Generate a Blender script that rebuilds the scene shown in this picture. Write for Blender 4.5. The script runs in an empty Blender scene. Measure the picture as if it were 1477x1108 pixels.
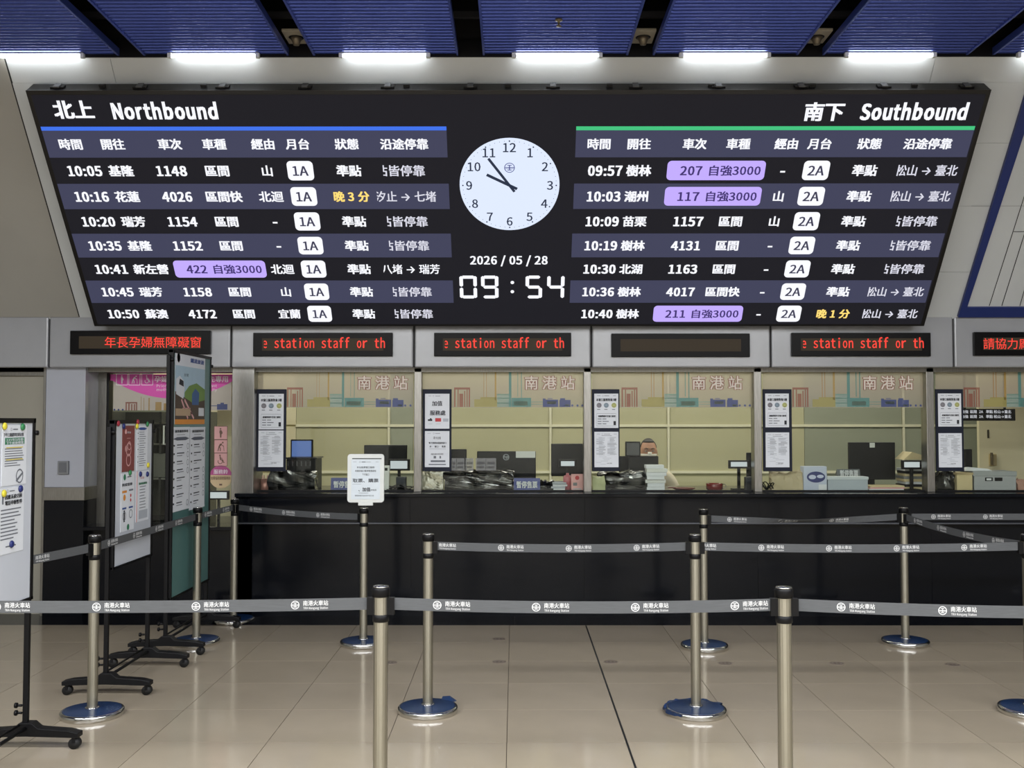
import bpy, bmesh, math, random
from mathutils import Matrix, Vector, noise as mnoise
R = math.radians
S = bpy.context.scene
COL = S.collection
random.seed(7)

# ------------------------------------------------------------------ camera, world, exposure
F, CX, CY, H = 1450.0, 738.5, 554.0, 1.55
PITCH = math.atan(53 / F)
YAW = math.atan(3.5 / F)
cd = bpy.data.cameras.new('camera'); cam = bpy.data.objects.new('camera', cd); COL.objects.link(cam)
cd.sensor_fit = 'HORIZONTAL'; cd.sensor_width = 36; cd.lens = F / 1477 * 36
cd.clip_start = .05; cd.clip_end = 100
cam.location = (0, 0, H); cam.rotation_euler = (R(90) + PITCH, 0, YAW)
S.camera = cam
S.view_settings.view_transform = 'Standard'; S.view_settings.look = 'None'
S.view_settings.gamma = 1; S.view_settings.use_curve_mapping = False
S.view_settings.exposure = 0.0
w = bpy.data.worlds.new('world'); S.world = w; w.use_nodes = True
w.node_tree.nodes['Background'].inputs[0].default_value = (.75, .8, .86, 1)
w.node_tree.nodes['Background'].inputs[1].default_value = .25
S.cycles.use_denoising = True
S.cycles.max_bounces = 8; S.cycles.transparent_max_bounces = 16
TUBE_E = 20.0        # ceiling edge tubes
HALL_E = 14.0       # tubes over the hall
HALL_W = 145.0       # each hall batten, watt
OFFICE_W = 22.0     # office ceiling lamps, watt each

def area(name, loc, sx, sy, energy, color, rot=(0, 0, 0)):
    l = bpy.data.lights.new(name, 'AREA'); l.shape = 'RECTANGLE'; l.size = sx; l.size_y = sy
    l.energy = energy; l.color = color
    o = bpy.data.objects.new(name, l); o.location = loc; o.rotation_euler = rot; COL.objects.link(o); return o

CAMR = Matrix.Rotation(YAW, 3, 'Z') @ Matrix.Rotation(R(90) + PITCH, 3, 'X')
def ray(px, py): return CAMR @ Vector(((px - CX) / F, -(py - CY) / F, -1))
def onY(px, py, Y):
    d = ray(px, py); t = Y / d.y; return Vector((d.x * t, Y, H + d.z * t))
def onZ(px, py, z=0.0):
    d = ray(px, py); t = (z - H) / d.z; return Vector((d.x * t, d.y * t, z))
def onX(px, py, X):
    d = ray(px, py); t = X / d.x; return Vector((X, d.y * t, H + d.z * t))
def XZ(px, py, Y):
    v = onY(px, py, Y); return v.x, v.z

# ------------------------------------------------------------------ materials
MATS = {}
def P(name, col, rough=.5, metal=0, noise=None, bump=0, emit=0, coat=0, spec=.5, stretch=None, sat=None, objrand=0):
    """noise=(scale, amount): brightness varies by +-amount"""
    if name in MATS: return MATS[name]
    m = bpy.data.materials.new(name); m.use_nodes = True; MATS[name] = m
    nt = m.node_tree; b = nt.nodes['Principled BSDF']
    def hx(c):
        if isinstance(c, str):
            v = [int(c[i:i + 2], 16) / 255 for i in (1, 3, 5)]
            return [x / 12.92 if x <= .04045 else ((x + .055) / 1.055) ** 2.4 for x in v] + [1]
        return list(c) + [1]
    c = hx(col)
    b.inputs['Base Color'].default_value = c
    b.inputs['Roughness'].default_value = rough; b.inputs['Metallic'].default_value = metal
    b.inputs['Specular IOR Level'].default_value = spec
    b.inputs['Coat Weight'].default_value = coat; b.inputs['Coat Roughness'].default_value = .05
    if emit:
        b.inputs['Emission Color'].default_value = c; b.inputs['Emission Strength'].default_value = emit
        b.inputs['Base Color'].default_value = (.012, .012, .014, 1); b.inputs['Roughness'].default_value = .5; b.inputs['Specular IOR Level'].default_value = .12
        return m
    if not noise: noise = (9, .03)
    tc = nt.nodes.new('ShaderNodeTexCoord'); mp = nt.nodes.new('ShaderNodeMapping')
    nt.links.new(tc.outputs['Object'], mp.inputs[0])
    if stretch: mp.inputs['Scale'].default_value = stretch
    nz = nt.nodes.new('ShaderNodeTexNoise'); nz.inputs['Scale'].default_value = noise[0]; nz.inputs['Detail'].default_value = 5
    nt.links.new(mp.outputs[0], nz.inputs[0])
    mr = nt.nodes.new('ShaderNodeMapRange'); mr.inputs['From Min'].default_value = .3; mr.inputs['From Max'].default_value = .7
    mr.inputs['To Min'].default_value = 1 - noise[1]; mr.inputs['To Max'].default_value = 1 + noise[1]
    nt.links.new(nz.outputs[0], mr.inputs[0])
    hs = nt.nodes.new('ShaderNodeHueSaturation'); hs.inputs['Color'].default_value = c
    fac = mr.outputs[0]
    if objrand:
        oi = nt.nodes.new('ShaderNodeObjectInfo'); m2 = nt.nodes.new('ShaderNodeMapRange')
        m2.inputs['To Min'].default_value = 1 - objrand; m2.inputs['To Max'].default_value = 1 + objrand
        nt.links.new(oi.outputs['Random'], m2.inputs[0])
        mu = nt.nodes.new('ShaderNodeMath'); mu.operation = 'MULTIPLY'
        nt.links.new(fac, mu.inputs[0]); nt.links.new(m2.outputs[0], mu.inputs[1]); fac = mu.outputs[0]
    nt.links.new(fac, hs.inputs['Value']); nt.links.new(hs.outputs[0], b.inputs['Base Color'])
    if bump:
        bp_ = nt.nodes.new('ShaderNodeBump'); bp_.inputs['Strength'].default_value = bump; bp_.inputs['Distance'].default_value = .01
        nt.links.new(nz.outputs[0], bp_.inputs['Height']); nt.links.new(bp_.outputs[0], b.inputs['Normal'])
    return m
def film(name, col, alpha, rough=.4, emit=0):
    m = P(name, col, rough); m.node_tree.nodes['Principled BSDF'].inputs['Alpha'].default_value = alpha
    return m
def glass(name, tint, gloss=.07):
    if name in MATS: return MATS[name]
    m = bpy.data.materials.new(name); m.use_nodes = True; MATS[name] = m; nt = m.node_tree; nt.nodes.clear()
    o = nt.nodes.new('ShaderNodeOutputMaterial'); mx = nt.nodes.new('ShaderNodeMixShader')
    t = nt.nodes.new('ShaderNodeBsdfTransparent'); t.inputs[0].default_value = (*tint, 1)
    g = nt.nodes.new('ShaderNodeBsdfGlossy'); g.inputs['Roughness'].default_value = .01
    lw = nt.nodes.new('ShaderNodeFresnel'); lw.inputs[0].default_value = 1.45
    mu = nt.nodes.new('ShaderNodeMath'); mu.operation = 'MULTIPLY'; mu.inputs[1].default_value = gloss / .04
    nt.links.new(lw.outputs[0], mu.inputs[0]); mu.use_clamp = True
    nt.links.new(mu.outputs[0], mx.inputs[0]); nt.links.new(t.outputs[0], mx.inputs[1]); nt.links.new(g.outputs[0], mx.inputs[2])
    nt.links.new(mx.outputs[0], o.inputs[0]); return m

WALLG = P('wall_panel_grey', '#bec2c3', .38, .0, (2.2, .03), coat=.15)
WALLD = P('wall_panel_dull', '#98968f', .5, 0, (1.5, .05))
FASC = P('fascia_gloss', '#9fa1a5', .16, .25, (3, .05), coat=.5)
JOINT = P('joint_black', '#0c0c0d', .7)
STEEL = P('brushed_steel', '#8f8d88', .3, .9, (30, .14), stretch=(6, 6, .4))
STEELD = P('dull_steel', '#77756f', .38, .85, (20, .14), stretch=(5, 5, .4))
POLE = P('polished_pole', '#aba89b', .40, 1, (30, .1), stretch=(9, 9, .05))
CHROME = P('chrome_rim', '#c9c9c6', .15, 1, (14, .08))
GRAN = P('black_granite', '#0d0f14', .13, 0, (55, .12), spec=.22)
GRANF = P('black_granite_floor', '#0f1015', .14, 0, (50, .3), spec=.22)
TILE = P('floor_tile', '#988d7b', .13, 0, (2.6, .05), objrand=.035, coat=.0, spec=.42)
GROUT = P('floor_grout', '#4f463a', .6)
BLUE = P('blue_slat', '#4253a4', .27, .65, (3, .04), stretch=(.3, 1, 1))
BLUEF = P('blue_frame', '#4456a8', .35, .4)
DARK = P('plenum_dark', '#0d0d10', .9)
NAVY = P('navy_paint', '#1c2c66', .35)
NAVYF = P('navy_frame', '#121829', .55, spec=.25)
BLK = P('black_plastic', '#0a0a0c', .42, 0, (30, .1), spec=.22)
BLKM = P('black_metal', '#0c0c0e', .45, 0, spec=.22)
RUB = P('black_rubber', '#0a0a0a', .7)
BLKG = P('gloss_black_wrap', '#0a0b0d', .12, 0, (25, .2), bump=.5, coat=.6)
PAPER = P('white_paper', '#d9dde2', .75, 0, (8, .015))
WHITEB = P('whiteboard_face', '#c9ced6', .25, 0, (3, .02))
TEAL = P('teal_board', '#4f7572', .4, 0, (3, .04))
INK = P('ink', '#23252c', .7); INKG = P('ink_grey', '#6c7078', .7)
GREYM = P('mid_grey_plastic', '#77797b', .45)
WPL = P('white_plastic', '#d3d6d3', .4)
CREAM = P('cream_wall', '#ddd3b2', .6, 0, (1.2, .03))
OLIVE = P('olive_partition', '#bab694', .6, 0, (1.1, .05))
OLIVED = P('grey_green_partition', '#969a88', .6, 0, (1.1, .05))
TAPE = P('grey_belt_webbing', '#4b4d4f', .8, 0, (60, .12), stretch=(.3, 6, 6))
TAPEP = P('belt_print_white', '#d2d3d3', .7)
BFILM = P('blue_protective_film', '#152c4e', .25, .0, (9, .15), bump=.05)
PINK = P('magenta_film', '#d64bab', .45, 0, (2, .03))
PINKP = P('pale_pink', '#d9a6a4', .6)
REDD = P('dark_red_lacquer', '#5c1512', .35)
SKIN = P('skin', '#bd8c70', .5)
HAIR = P('black_hair', '#1a1512', .6, 0, (60, .2))
SHIRT = P('pale_shirt', '#d6cbb4', .8, 0, (20, .05))
TRO = P('dark_trousers', '#22242a', .8)
CARD = P('cream_cardboard', '#cdbd94', .7, 0, (6, .05))
BROWN = P('brown_print', '#6e5344', .6)
GLASS = glass('window_glass', (.93, .945, .915), .019)
WRAP = glass('clear_plastic', (.72, .73, .70), .5)

EW = P('led_white', (.93, .94, 1.0), emit=1.05)
EWD = P('led_white_dim', (.72, .72, .82), emit=1.0)
EY = P('led_yellow', (1.0, .70, .18), emit=1.1)
EP = P('led_purple', (.50, .38, .93), emit=1.1)
EPI = P('led_purple_ink', (.05, .03, .16), emit=1.0)
EINK = P('led_dark_ink', (.045, .045, .085), emit=1.0)
EROW = P('led_slate_row', (.052, .055, .105), emit=.95)
EBG = P('led_background', (.007, .007, .011), emit=1.0)
EBL = P('led_blue_line', (.045, .16, .80), emit=1.05)
EGR = P('led_green_line', (.05, .52, .20), emit=1.05)
ERED = P('led_red', (1.0, .055, .035), emit=1.15)
EAMB = P('led_amber_ground', (.030, .020, .008), emit=1.0)
ETUBE = P('tube_light', (.95, .98, 1.0), emit=TUBE_E)
EHALL = P('hall_tube_light', (.97, .98, 1.0), emit=HALL_E)
EWARM = P('warm_strip', (1, .82, .5), emit=3.0)
ESCR = P('blue_screen', (.10, .17, .42), emit=1.0)

# ------------------------------------------------------------------ mesh builder
_tc = {}; _cc = {}
_fc = bpy.data.curves.new('glyphs', 'FONT'); _fc.resolution_u = 2
_f1 = None
try:      # Blender's own bundled typeface for the Latin letters; without it the built-in one stands in
    import os
    _f1 = bpy.data.fonts.load(os.path.join(bpy.utils.resource_path('LOCAL'), 'datafiles', 'fonts', 'Noto Sans CJK Regular.woff2'))
except Exception: pass
_fo = bpy.data.objects.new('glyphs', _fc)
_fc2 = bpy.data.curves.new('glyphs2', 'FONT'); _fc2.resolution_u = 2
if _f1: _fc2.font = _f1
def char(ch):
    """outline of one character: vertices, faces, advance (em = 1)"""
    if ch in _cc: return _cc[ch]
    if ch == ' ': _cc[ch] = ([], [], .25); return _cc[ch]
    if _fo.name not in COL.objects: COL.objects.link(_fo)
    cjk = ord(ch) > 0x2000 or ch == '·'; k = 1.0
    if not cjk and _f1: k = 2.852
    _fo.data = _fc if cjk else _fc2
    _fo.data.body = ch
    bpy.context.view_layer.update()
    me = bpy.data.meshes.new_from_object(_fo.evaluated_get(bpy.context.evaluated_depsgraph_get()))
    v = [(p.co.x * k, p.co.y * k) for p in me.vertices]; f = [tuple(p.vertices) for p in me.polygons]
    bpy.data.meshes.remove(me)
    xs = [p[0] for p in v] or [0, .3]
    _cc[ch] = (v, f, 1.0 if cjk else (.555 if ch.isdigit() else min(xs) + max(xs))); return _cc[ch]
def glyph(s, bold):
    k = (s, round(bold, 4))
    if k in _tc: return _tc[k]
    v = []; f = []; x = 0
    b = bold * 1.15
    offs_ = ((-b, -b * .55), (b, -b * .55), (b, b * .55), (-b, b * .55)) if bold else ((0, 0),)
    for ch in s:
        cv, cf, ad = char(ch)
        for k_, (ox, oy) in enumerate(offs_):
            n = len(v); v += [(x + p[0] + ox, p[1] + oy, k_ * .00025) for p in cv]; f += [tuple(i + n for i in q) for q in cf]
        x += ad + (bold * 1.2 if ad < .9 else 0)
    _tc[k] = (v, f); return _tc[k]

class MB:
    def __init__(s, mat=None, local=False):
        s.v = []; s.f = []; s.fm = []; s.mats = []; s.local = local; s.M = None; s.smooth = False; s.fs = []
        if mat: s.use(mat)
    def use(s, m):
        if m not in s.mats: s.mats.append(m)
        s.cur = s.mats.index(m); return s
    def add(s, vs, fs, smooth=False):
        n = len(s.v)
        for p in vs:
            p = Vector(p)
            s.v.append(s.M @ p if s.M else p)
        for f in fs:
            s.f.append(tuple(i + n for i in f)); s.fm.append(s.cur); s.fs.append(smooth)
        return s
    def box(s, x0, x1, y0, y1, z0, z1):
        v = [(x, y, z) for x in (x0, x1) for y in (y0, y1) for z in (z0, z1)]
        return s.add(v, [(0, 1, 3, 2), (4, 6, 7, 5), (0, 4, 5, 1), (2, 3, 7, 6), (0, 2, 6, 4), (1, 5, 7, 3)])
    def hexa(s, a, b):
        """a, b: lists of 4 points (front ring, back ring)"""
        return s.add(a + b, [(0, 1, 2, 3), (7, 6, 5, 4), (0, 4, 5, 1), (1, 5, 6, 2), (2, 6, 7, 3), (3, 7, 4, 0)])
    def prism(s, pts, y0, y1):
        """pts in (x,z), extruded y0->y1"""
        n = len(pts)
        v = [(x, y0, z) for x, z in pts] + [(x, y1, z) for x, z in pts]
        return s.add(v, [tuple(range(n)), tuple(range(2 * n - 1, n - 1, -1))] + [(i, i + n, (i + 1) % n + n, (i + 1) % n) for i in range(n)])
    def lathe(s, prof, c=(0, 0, 0), seg=32, smooth=True):
        v = []; f = []
        for r, z in prof:
            for k in range(seg):
                a = 2 * math.pi * k / seg; v.append((c[0] + r * math.cos(a), c[1] + r * math.sin(a), c[2] + z))
        for i in range(len(prof) - 1):
            for k in range(seg):
                f.append((i * seg + k, i * seg + (k + 1) % seg, (i + 1) * seg + (k + 1) % seg, (i + 1) * seg + k))
        s.add(v, f, smooth)
        n = len(s.v) - len(v); 
        s.f.append(tuple(n + k for k in range(seg))[::-1]); s.fm.append(s.cur); s.fs.append(False)
        n2 = n + (len(prof) - 1) * seg
        s.f.append(tuple(n2 + k for k in range(seg))); s.fm.append(s.cur); s.fs.append(False)
        return s
    def tube(s, pts, r, seg=8):
        pts = [Vector(p) for p in pts]; v = []; f = []
        for i, p in enumerate(pts):
            d = (pts[min(i + 1, len(pts) - 1)] - pts[max(i - 1, 0)]).normalized()
            a = d.orthogonal().normalized() if abs(d.z) > .9 else d.cross(Vector((0, 0, 1))).normalized()
            b = d.cross(a)
            rr = r[i] if isinstance(r, (list, tuple)) else r
            for k in range(seg):
                t = 2 * math.pi * k / seg; v.append(p + a * math.cos(t) * rr + b * math.sin(t) * rr)
        for i in range(len(pts) - 1):
            for k in range(seg):
                f.append((i * seg + k, i * seg + (k + 1) % seg, (i + 1) * seg + (k + 1) % seg, (i + 1) * seg + k))
        f.append(tuple(range(seg))[::-1]); f.append(tuple((len(pts) - 1) * seg + k for k in range(seg)))
        return s.add(v, f, True)
    def disc(s, x, z, r, y=0, seg=28, th=0, ry=None):
        ry = ry or r
        pts = [(x + r * math.cos(2 * math.pi * k / seg), z + ry * math.sin(2 * math.pi * k / seg)) for k in range(seg)]
        if th: return s.prism(pts, y, y + th)
        return s.add([(a, y, b) for a, b in pts], [tuple(range(seg))])
    def ring(s, x, z, r, r2, y=0, seg=32, a0=0, a1=360):
        v = []; f = []; full = a1 - a0 >= 360
        n = seg if full else seg + 1
        for k in range(n):
            a = R(a0 + (a1 - a0) * k / seg)
            v += [(x + r * math.cos(a), y, z + r * math.sin(a)), (x + r2 * math.cos(a), y, z + r2 * math.sin(a))]
        for k in range(seg):
            j = (k + 1) % n; f.append((2 * k, 2 * j, 2 * j + 1, 2 * k + 1))
        return s.add(v, f)
    def rect(s, x0, z0, x1, z1, y=0):
        return s.add([(x0, y, z0), (x1, y, z0), (x1, y, z1), (x0, y, z1)], [(0, 1, 2, 3)])
    def poly(s, pts, y=0): return s.add([(a, y, b) for a, b in pts], [tuple(range(len(pts)))])
    def line(s, x0, z0, x1, z1, w_, y=0):
        d = Vector((x1 - x0, z1 - z0)); n = Vector((-d.y, d.x)).normalized() * w_ / 2
        return s.poly([(x0 + n.x, z0 + n.y), (x0 - n.x, z0 - n.y), (x1 - n.x, z1 - n.y), (x1 + n.x, z1 + n.y)], y)
    def rrect(s, x0, z0, x1, z1, r, y=0, th=0, slant=0):
        pts = []
        for cx_, cz_, a in ((x1 - r, z0 + r, -90), (x1 - r, z1 - r, 0), (x0 + r, z1 - r, 90), (x0 + r, z0 + r, 180)):
            for k in range(6): t = R(a + 18 * k); pts.append((cx_ + r * math.cos(t), cz_ + r * math.sin(t)))
        return s.prism(pts, y, y + th) if th else s.poly(pts, y)
    def text(s, t, x, z, size, al='C', bold=0, fit=None, y=0, clip=None, vc=.37):
        """z = vertical centre; fit=width; clip = x below which the text is cut"""
        v, f = glyph(t, bold)
        if not v: return s
        x0 = min(q[0] for q in v); x1 = max(q[0] for q in v)
        sx = fit / (x1 - x0) if fit else size
        ox = {'C': x - sx * (x0 + x1) / 2, 'L': x - sx * x0, 'R': x - sx * x1}[al]
        vv = [Vector((ox + sx * a, y - dd, z + size * (b - vc))) for a, b, dd in v]; ff = f
        if clip is not None:
            bm = bmesh.new(); bv = [bm.verts.new(p) for p in vv]
            for q in f:
                try: bm.faces.new([bv[i] for i in q])
                except ValueError: pass
            bmesh.ops.bisect_plane(bm, geom=bm.verts[:] + bm.edges[:] + bm.faces[:], plane_co=(clip, 0, 0), plane_no=(-1, 0, 0), clear_outer=True)
            bm.verts.index_update(); vv = [q.co.copy() for q in bm.verts]; ff = [tuple(u.index for u in q.verts) for q in bm.faces]; bm.free()
        return s.add(vv, ff)
    def mesh(s, name, origin=None):
        me = bpy.data.meshes.new(name)
        o = Vector(origin or (0, 0, 0))
        me.from_pydata([tuple(p - o) for p in s.v], [], s.f)
        for m in s.mats: me.materials.append(m)
        me.polygons.foreach_set('material_index', s.fm); me.polygons.foreach_set('use_smooth', s.fs)
        me.update(); return me
    def build(s, name, parent=None, at=None, bevel=0):
        if s.local: org = at_ = Vector(at or (0, 0, 0)); me = s.mesh(name); 
        elif parent:
            me = s.mesh(name, WL[parent.name]); at_ = Vector((0, 0, 0))
        else:
            if at is None:
                at = Vector((sum((min(p.x for p in s.v), max(p.x for p in s.v))) / 2, sum((min(p.y for p in s.v), max(p.y for p in s.v))) / 2, min(p.z for p in s.v)))
            at_ = Vector(at); me = s.mesh(name, at_)
        o = bpy.data.objects.new(name, me); COL.objects.link(o); o.location = at_
        if parent: o.parent = parent
        WL[o.name] = at_ + (WL[parent.name] if parent and not s.local else Vector((0, 0, 0)))
        if bevel:
            b = o.modifiers.new('bevel', 'BEVEL'); b.width = bevel; b.segments = 2; b.limit_method = 'ANGLE'
        return o
WL = {}
def tag(o, label, cat, group=None):
    o['label'] = label; o['category'] = cat
    if group: o['group'] = group
    return o
def empty(name, loc, label=None, cat=None, group=None, rot=(0, 0, 0), kind=None):
    o = bpy.data.objects.new(name, None); COL.objects.link(o); o.location = loc; o.rotation_euler = rot
    o.empty_display_size = .1; WL[o.name] = Vector(loc)
    if label: tag(o, label, cat, group)
    if kind: o['kind'] = kind
    return o
def struct(o, label=None):
    o['kind'] = 'structure'
    if label: o['label'] = label
    return o
def put(name, me, parent, loc=(0, 0, 0), rot=(0, 0, 0)):
    o = bpy.data.objects.new(name, me); COL.objects.link(o); o.location = loc; o.rotation_euler = rot; o.parent = parent
    WL[o.name] = Vector(loc) + (WL[parent.name] if parent else Vector((0, 0, 0))); return o

# ------------------------------------------------------------------ key planes
YW = onZ(742, 889).y            # back line of the black floor border
YB = onZ(742, 902).y            # front line of that border
YF = YW - .07                   # fascia face
YG = YW + .12                   # glass plane
zF0 = XZ(742, 530, YF)[1]       # fascia bottom
zF1 = XZ(742, 460, YF)[1] + .02 # fascia top = foot of the leaning wall
ZT = XZ(742, 712, YW - .1)[1]   # worktop top
# the timetable board: its trapezoid outline gives the lean
Zb = 7.62 * YW / 7.97 + .17
wb, wt = 1197.0, 1394.0
Zt = Zb * wb / wt
fwd = Vector((0, math.cos(PITCH), math.sin(PITCH))); dwn = Vector((0, math.sin(PITCH), -math.cos(PITCH)))
pb = Vector((0, 0, H)) + fwd * Zb + dwn * ((470.5 - CY) / F * Zb)
pt_ = Vector((0, 0, H)) + fwd * Zt + dwn * ((130.0 - CY) / F * Zt)
vd = (pt_ - pb); BH = vd.length; vd.normalize()
LEAN = math.atan2(-vd.y, vd.z)
bn = Vector((0, -vd.z, vd.y))     # front-down normal
BO = Vector((0, pb.y, pb.z))
BO.x = 0
def onPlane(px, py, O, n):
    d = ray(px, py); c = Vector((0, 0, H)); t = (O - c).dot(n) / d.dot(n); return c + d * t
def bp(px, py, off=0.0):
    p = onPlane(px, py, BO + bn * off, bn) - BO
    return p.x, p.dot(vd)
WO = Vector((0, YF, zF1))
def wp(px, py, off=0.0):
    p = onPlane(px, py, WO + bn * off, bn) - WO
    return p.x, p.dot(vd)
ctop = onPlane(742, 80, WO, bn); ZC = ctop.z; YC = ctop.y
wh = (ctop - WO).dot(vd)
print('YW', YW, 'YB', YB, 'fascia', zF0, zF1, 'ZT', ZT, 'lean', math.degrees(LEAN), 'BH', BH, 'ceil', ZC, YC, 'gap', (BO - WO).dot(bn))
print('rows', [round(bp(200, y)[1], 3) for y in (186, 222, 260, 298.5, 333.5, 368, 402, 434, 468)])
print('cols r1', [round(bp(x, 243)[0], 3) for x in (121, 174, 247, 313, 385, 433, 503, 581)])
print('cols r7', [round(bp(x, 450)[0], 3) for x in (178, 225, 292, 353, 417, 461, 525, 596)])

# ================================================================== SETTING
# ---- floor
XL, XR, YN = -9.0, 9.0, -5.0
fl = MB(GROUT).box(XL, XR, YN, YW + 3.6, -.06, -.004).build('floor', at=(0, 0, 0)); struct(fl)
tx = (XZ(955, 902, YB)[0] - XZ(845, 902, YB)[0])
x0 = XZ(845, 902, YB)[0]
ty = (onZ(742, 927).y - onZ(742, 1071).y) / 4
yb0 = onZ(742, 927).y
tm = MB(TILE, local=True).box(.0017, tx - .0017, .0017, ty - .0017, -.012, 0).mesh('tile')
tm2 = MB(TILE, local=True).box(.0017, tx - .0017, .0017, YB - yb0 - .0012, -.012, 0).mesh('tile')
for j in range(-1, 8):
    for i in range(-9, 9):
        m_ = tm2 if j == -1 else tm
        put('tile', m_, fl, (x0 + i * tx, yb0 if j < 0 else yb0 - (j + 1) * ty, 0))
far = MB(TILE)
far.box(XL, XR, YN, yb0 - 8 * ty, -.012, 0).box(XL, x0 - 9 * tx, yb0 - 8 * ty, YB, -.012, 0).box(x0 + 9 * tx, XR, yb0 - 8 * ty, YB, -.012, 0)
far.build('tile_field', fl)
MB(JOINT).box(x0 - .005, x0 + .005, yb0 - 8 * ty, YB, -.004, .0012).build('expansion_joint', fl)
gx = XL
k = 0
while gx < XR:
    MB(GRANF).box(gx + .0006, gx + .8994, YB + .001, YW + 1.0, -.012, 0).build('border_tile', fl); gx += .9
MB(OLIVED).box(XL, XR, YW + 1.0, YW + 3.6, -.012, 0).build('office_floor', fl)

# ---- side and rear walls of the hall
struct(MB(WALLD).box(XL - .1, XL, YN, YW + 3.6, 0, 5).build('wall_left', at=(XL, 0, 0)))
struct(MB(WALLD).box(XR, XR + .1, YN, YW + 3.6, 0, 5).build('wall_right', at=(XR, 0, 0)))
struct(MB(P('rear_wall_pale', '#c8c6c0', .5)).box(XL, XR, YN - .1, YN, 0, 5).build('wall_rear', at=(0, YN, 0)))

# ---- leaning wall over the counters
root = empty('wall_front', WO, kind='structure', rot=(LEAN, 0, 0))
def lean(name, mb): return mb.build(name, root)
B = lambda m: MB(m, local=True)
B(WALLG).box(XL, XR, .004, .1, -.2, wh + .01).build('wall_core', root)
xa = wp(163, 100)[0]
ls, rs = wp(8, 90)[0], None
pl = [(-9, wp(8, 82)[0])]
# left lower dull panel (trapezoid with its own edge)
q = [wp(5, 80), wp(60, 270), wp(114, 457)]
B(WALLD).prism([(XL, q[2][1]), (q[2][0], q[2][1]), (q[0][0], wh + .01), (XL, wh + .01)], -.006, .004).build('wall_panel', root)
B(JOINT).prism([(q[2][0], q[2][1]), (q[2][0] + .008, q[2][1]), (q[0][0] + .008, wh + .01), (q[0][0], wh + .01)], -.004, .004).build('joint', root)
jx = [wp(163, 100)[0]]
zj = wp(742, 119)[1]
for a, b in ((q[0][0] + .008, jx[0]), (jx[0], wp(1345, 100)[0]), (wp(1345, 100)[0], XR)):
    B(WALLG).box(a + .0015, b - .0015, -.004, .004, zj, wh + .01).build('wall_panel', root)
zz = [-.02]
for py in (392, 297, 206): zz.append(wp(1380, py)[1])
zz.append(zj)
for i in range(4):
    B(WALLG).box(wp(700, 200)[0], XR, -.004, .004, zz[i] + .001, zz[i + 1] - .001).build('wall_panel', root)
B(WALLG).box(q[2][0] + .004, wp(700, 200)[0] - .001, -.0035, .004, -.02, zj - .001).build('wall_panel', root)
# ---- blue-framed panel at the right of the board
pr = empty('route_panel', WO, 'blue framed light grey wall panel with slanting dark lines, right of the timetable board', 'panel', rot=(LEAN, 0, 0))
a0 = wp(1380, 455); a1 = wp(1478, 131); b0 = wp(1393, 441); b1 = wp(1478, 181)
# outer edge
def ex(p, q_, z): t = (z - p[1]) / (q_[1] - p[1]); return p[0] + (q_[0] - p[0]) * t
zo0, zo1 = a0[1], wh - .1
th_ = b0[0] - a0[0]
xo0 = a0[0]; xo1 = ex(a0, a1, zo1); xr_ = 5.2
zb_ = b0[1]
B(NAVY).prism([(xo0, zo0), (xr_, zo0), (xr_, zb_), (b0[0], zb_)], -.03, -.004).build('bottom_frame', pr)
xi1 = ex(b0, b1, zo1)
B(NAVY).prism([(xo0, zo0), (b0[0], zb_), (xi1, zo1), (xo1, zo1)], -.03, -.004).build('side_frame', pr)
B(WALLG).prism([(b0[0], zb_), (xr_, zb_), (xr_, zo1), (xi1, zo1)], -.012, -.004).build('panel_face', pr)
l_ = MB(JOINT, local=True)
for (pa, pb2) in (((1426, 440), (1477, 280)), ((1444, 440), (1477, 335)), ((1470, 440), (1478, 412))):
    u0, u1 = wp(*pa), wp(*pb2); k = 1.0 if pa[0] != 1426 else 1.6
    u1 = (u0[0] + (u1[0] - u0[0]) * k, u0[1] + (u1[1] - u0[1]) * k)
    l_.line(*u0, *u1, .006, -.0135)
u0, u1 = wp(1461, 333), wp(1478, 333); l_.line(*u0, u1[0] + .5, u1[1], .006, -.0135)
u0 = wp(1400, 296); l_.line(u0[0], u0[1], u0[0] + 2, u0[1], .002, -.0132)
l_.build('route_line', pr)

# ---- fascia panels
fr = empty('trim_1', (0, YF, zF0), kind='structure')
js = [-700, -400, -190, 70, 333, 597, 853, 1112, 1376, 1640, 1900, 2500]
for a, b in zip(js[:-1], js[1:]):
    xa_, xb_ = XZ(a, 500, YF)[0], XZ(b, 500, YF)[0]
    MB(FASC).box(xa_ + .006, xb_ - .006, YF, YF + .12, zF0, zF1).build('fascia_panel', fr, bevel=.012)
MB(JOINT).box(XL, XR, YF + .02, YF + .5, zF0 + .004, zF1 + .05).build('fascia_backing', fr)
MB(STEELD).box(XL, XR, YF + .12, YF + .46, zF0 - .03, zF0 + .004).build('soffit', fr)

# ---- ceiling
ce = struct(MB(DARK).box(XL, XR, YN, YW + 3.6, ZC + .75, ZC + .85).build('ceiling', at=(0, 0, ZC + .75)))
gaps = [186, 433, 680, 926, 1169, 1417]
gx = [onZ(g, 76, ZC).x for g in gaps]
dx = (gx[-1] - gx[0]) / 5
gxs = [gx[0] + dx * i for i in range(-5, 11)]
GW = onZ(698, 76, ZC).x - onZ(663, 76, ZC).x
YS, pitch = YC - .03, .05
YE = 2.4
sl = MB(BLUE, local=True)
n = int((YS - YE) / pitch); W = dx - GW - .03
for i in range(n):
    y = YS - i * pitch
    # rounded slat section
    sec = [(-.017, .034), (-.017, .008), (-.009, .0028), (0, 0), (.009, .0028), (.017, .008), (.017, .034)]
    v = [(xx, y - YS + a, b) for xx in (0, W) for a, b in sec]
    sl.add(v, [(j, j + 1, j + 8, j + 7) for j in range(6)], True)
slm = sl.mesh('slats')
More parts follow.
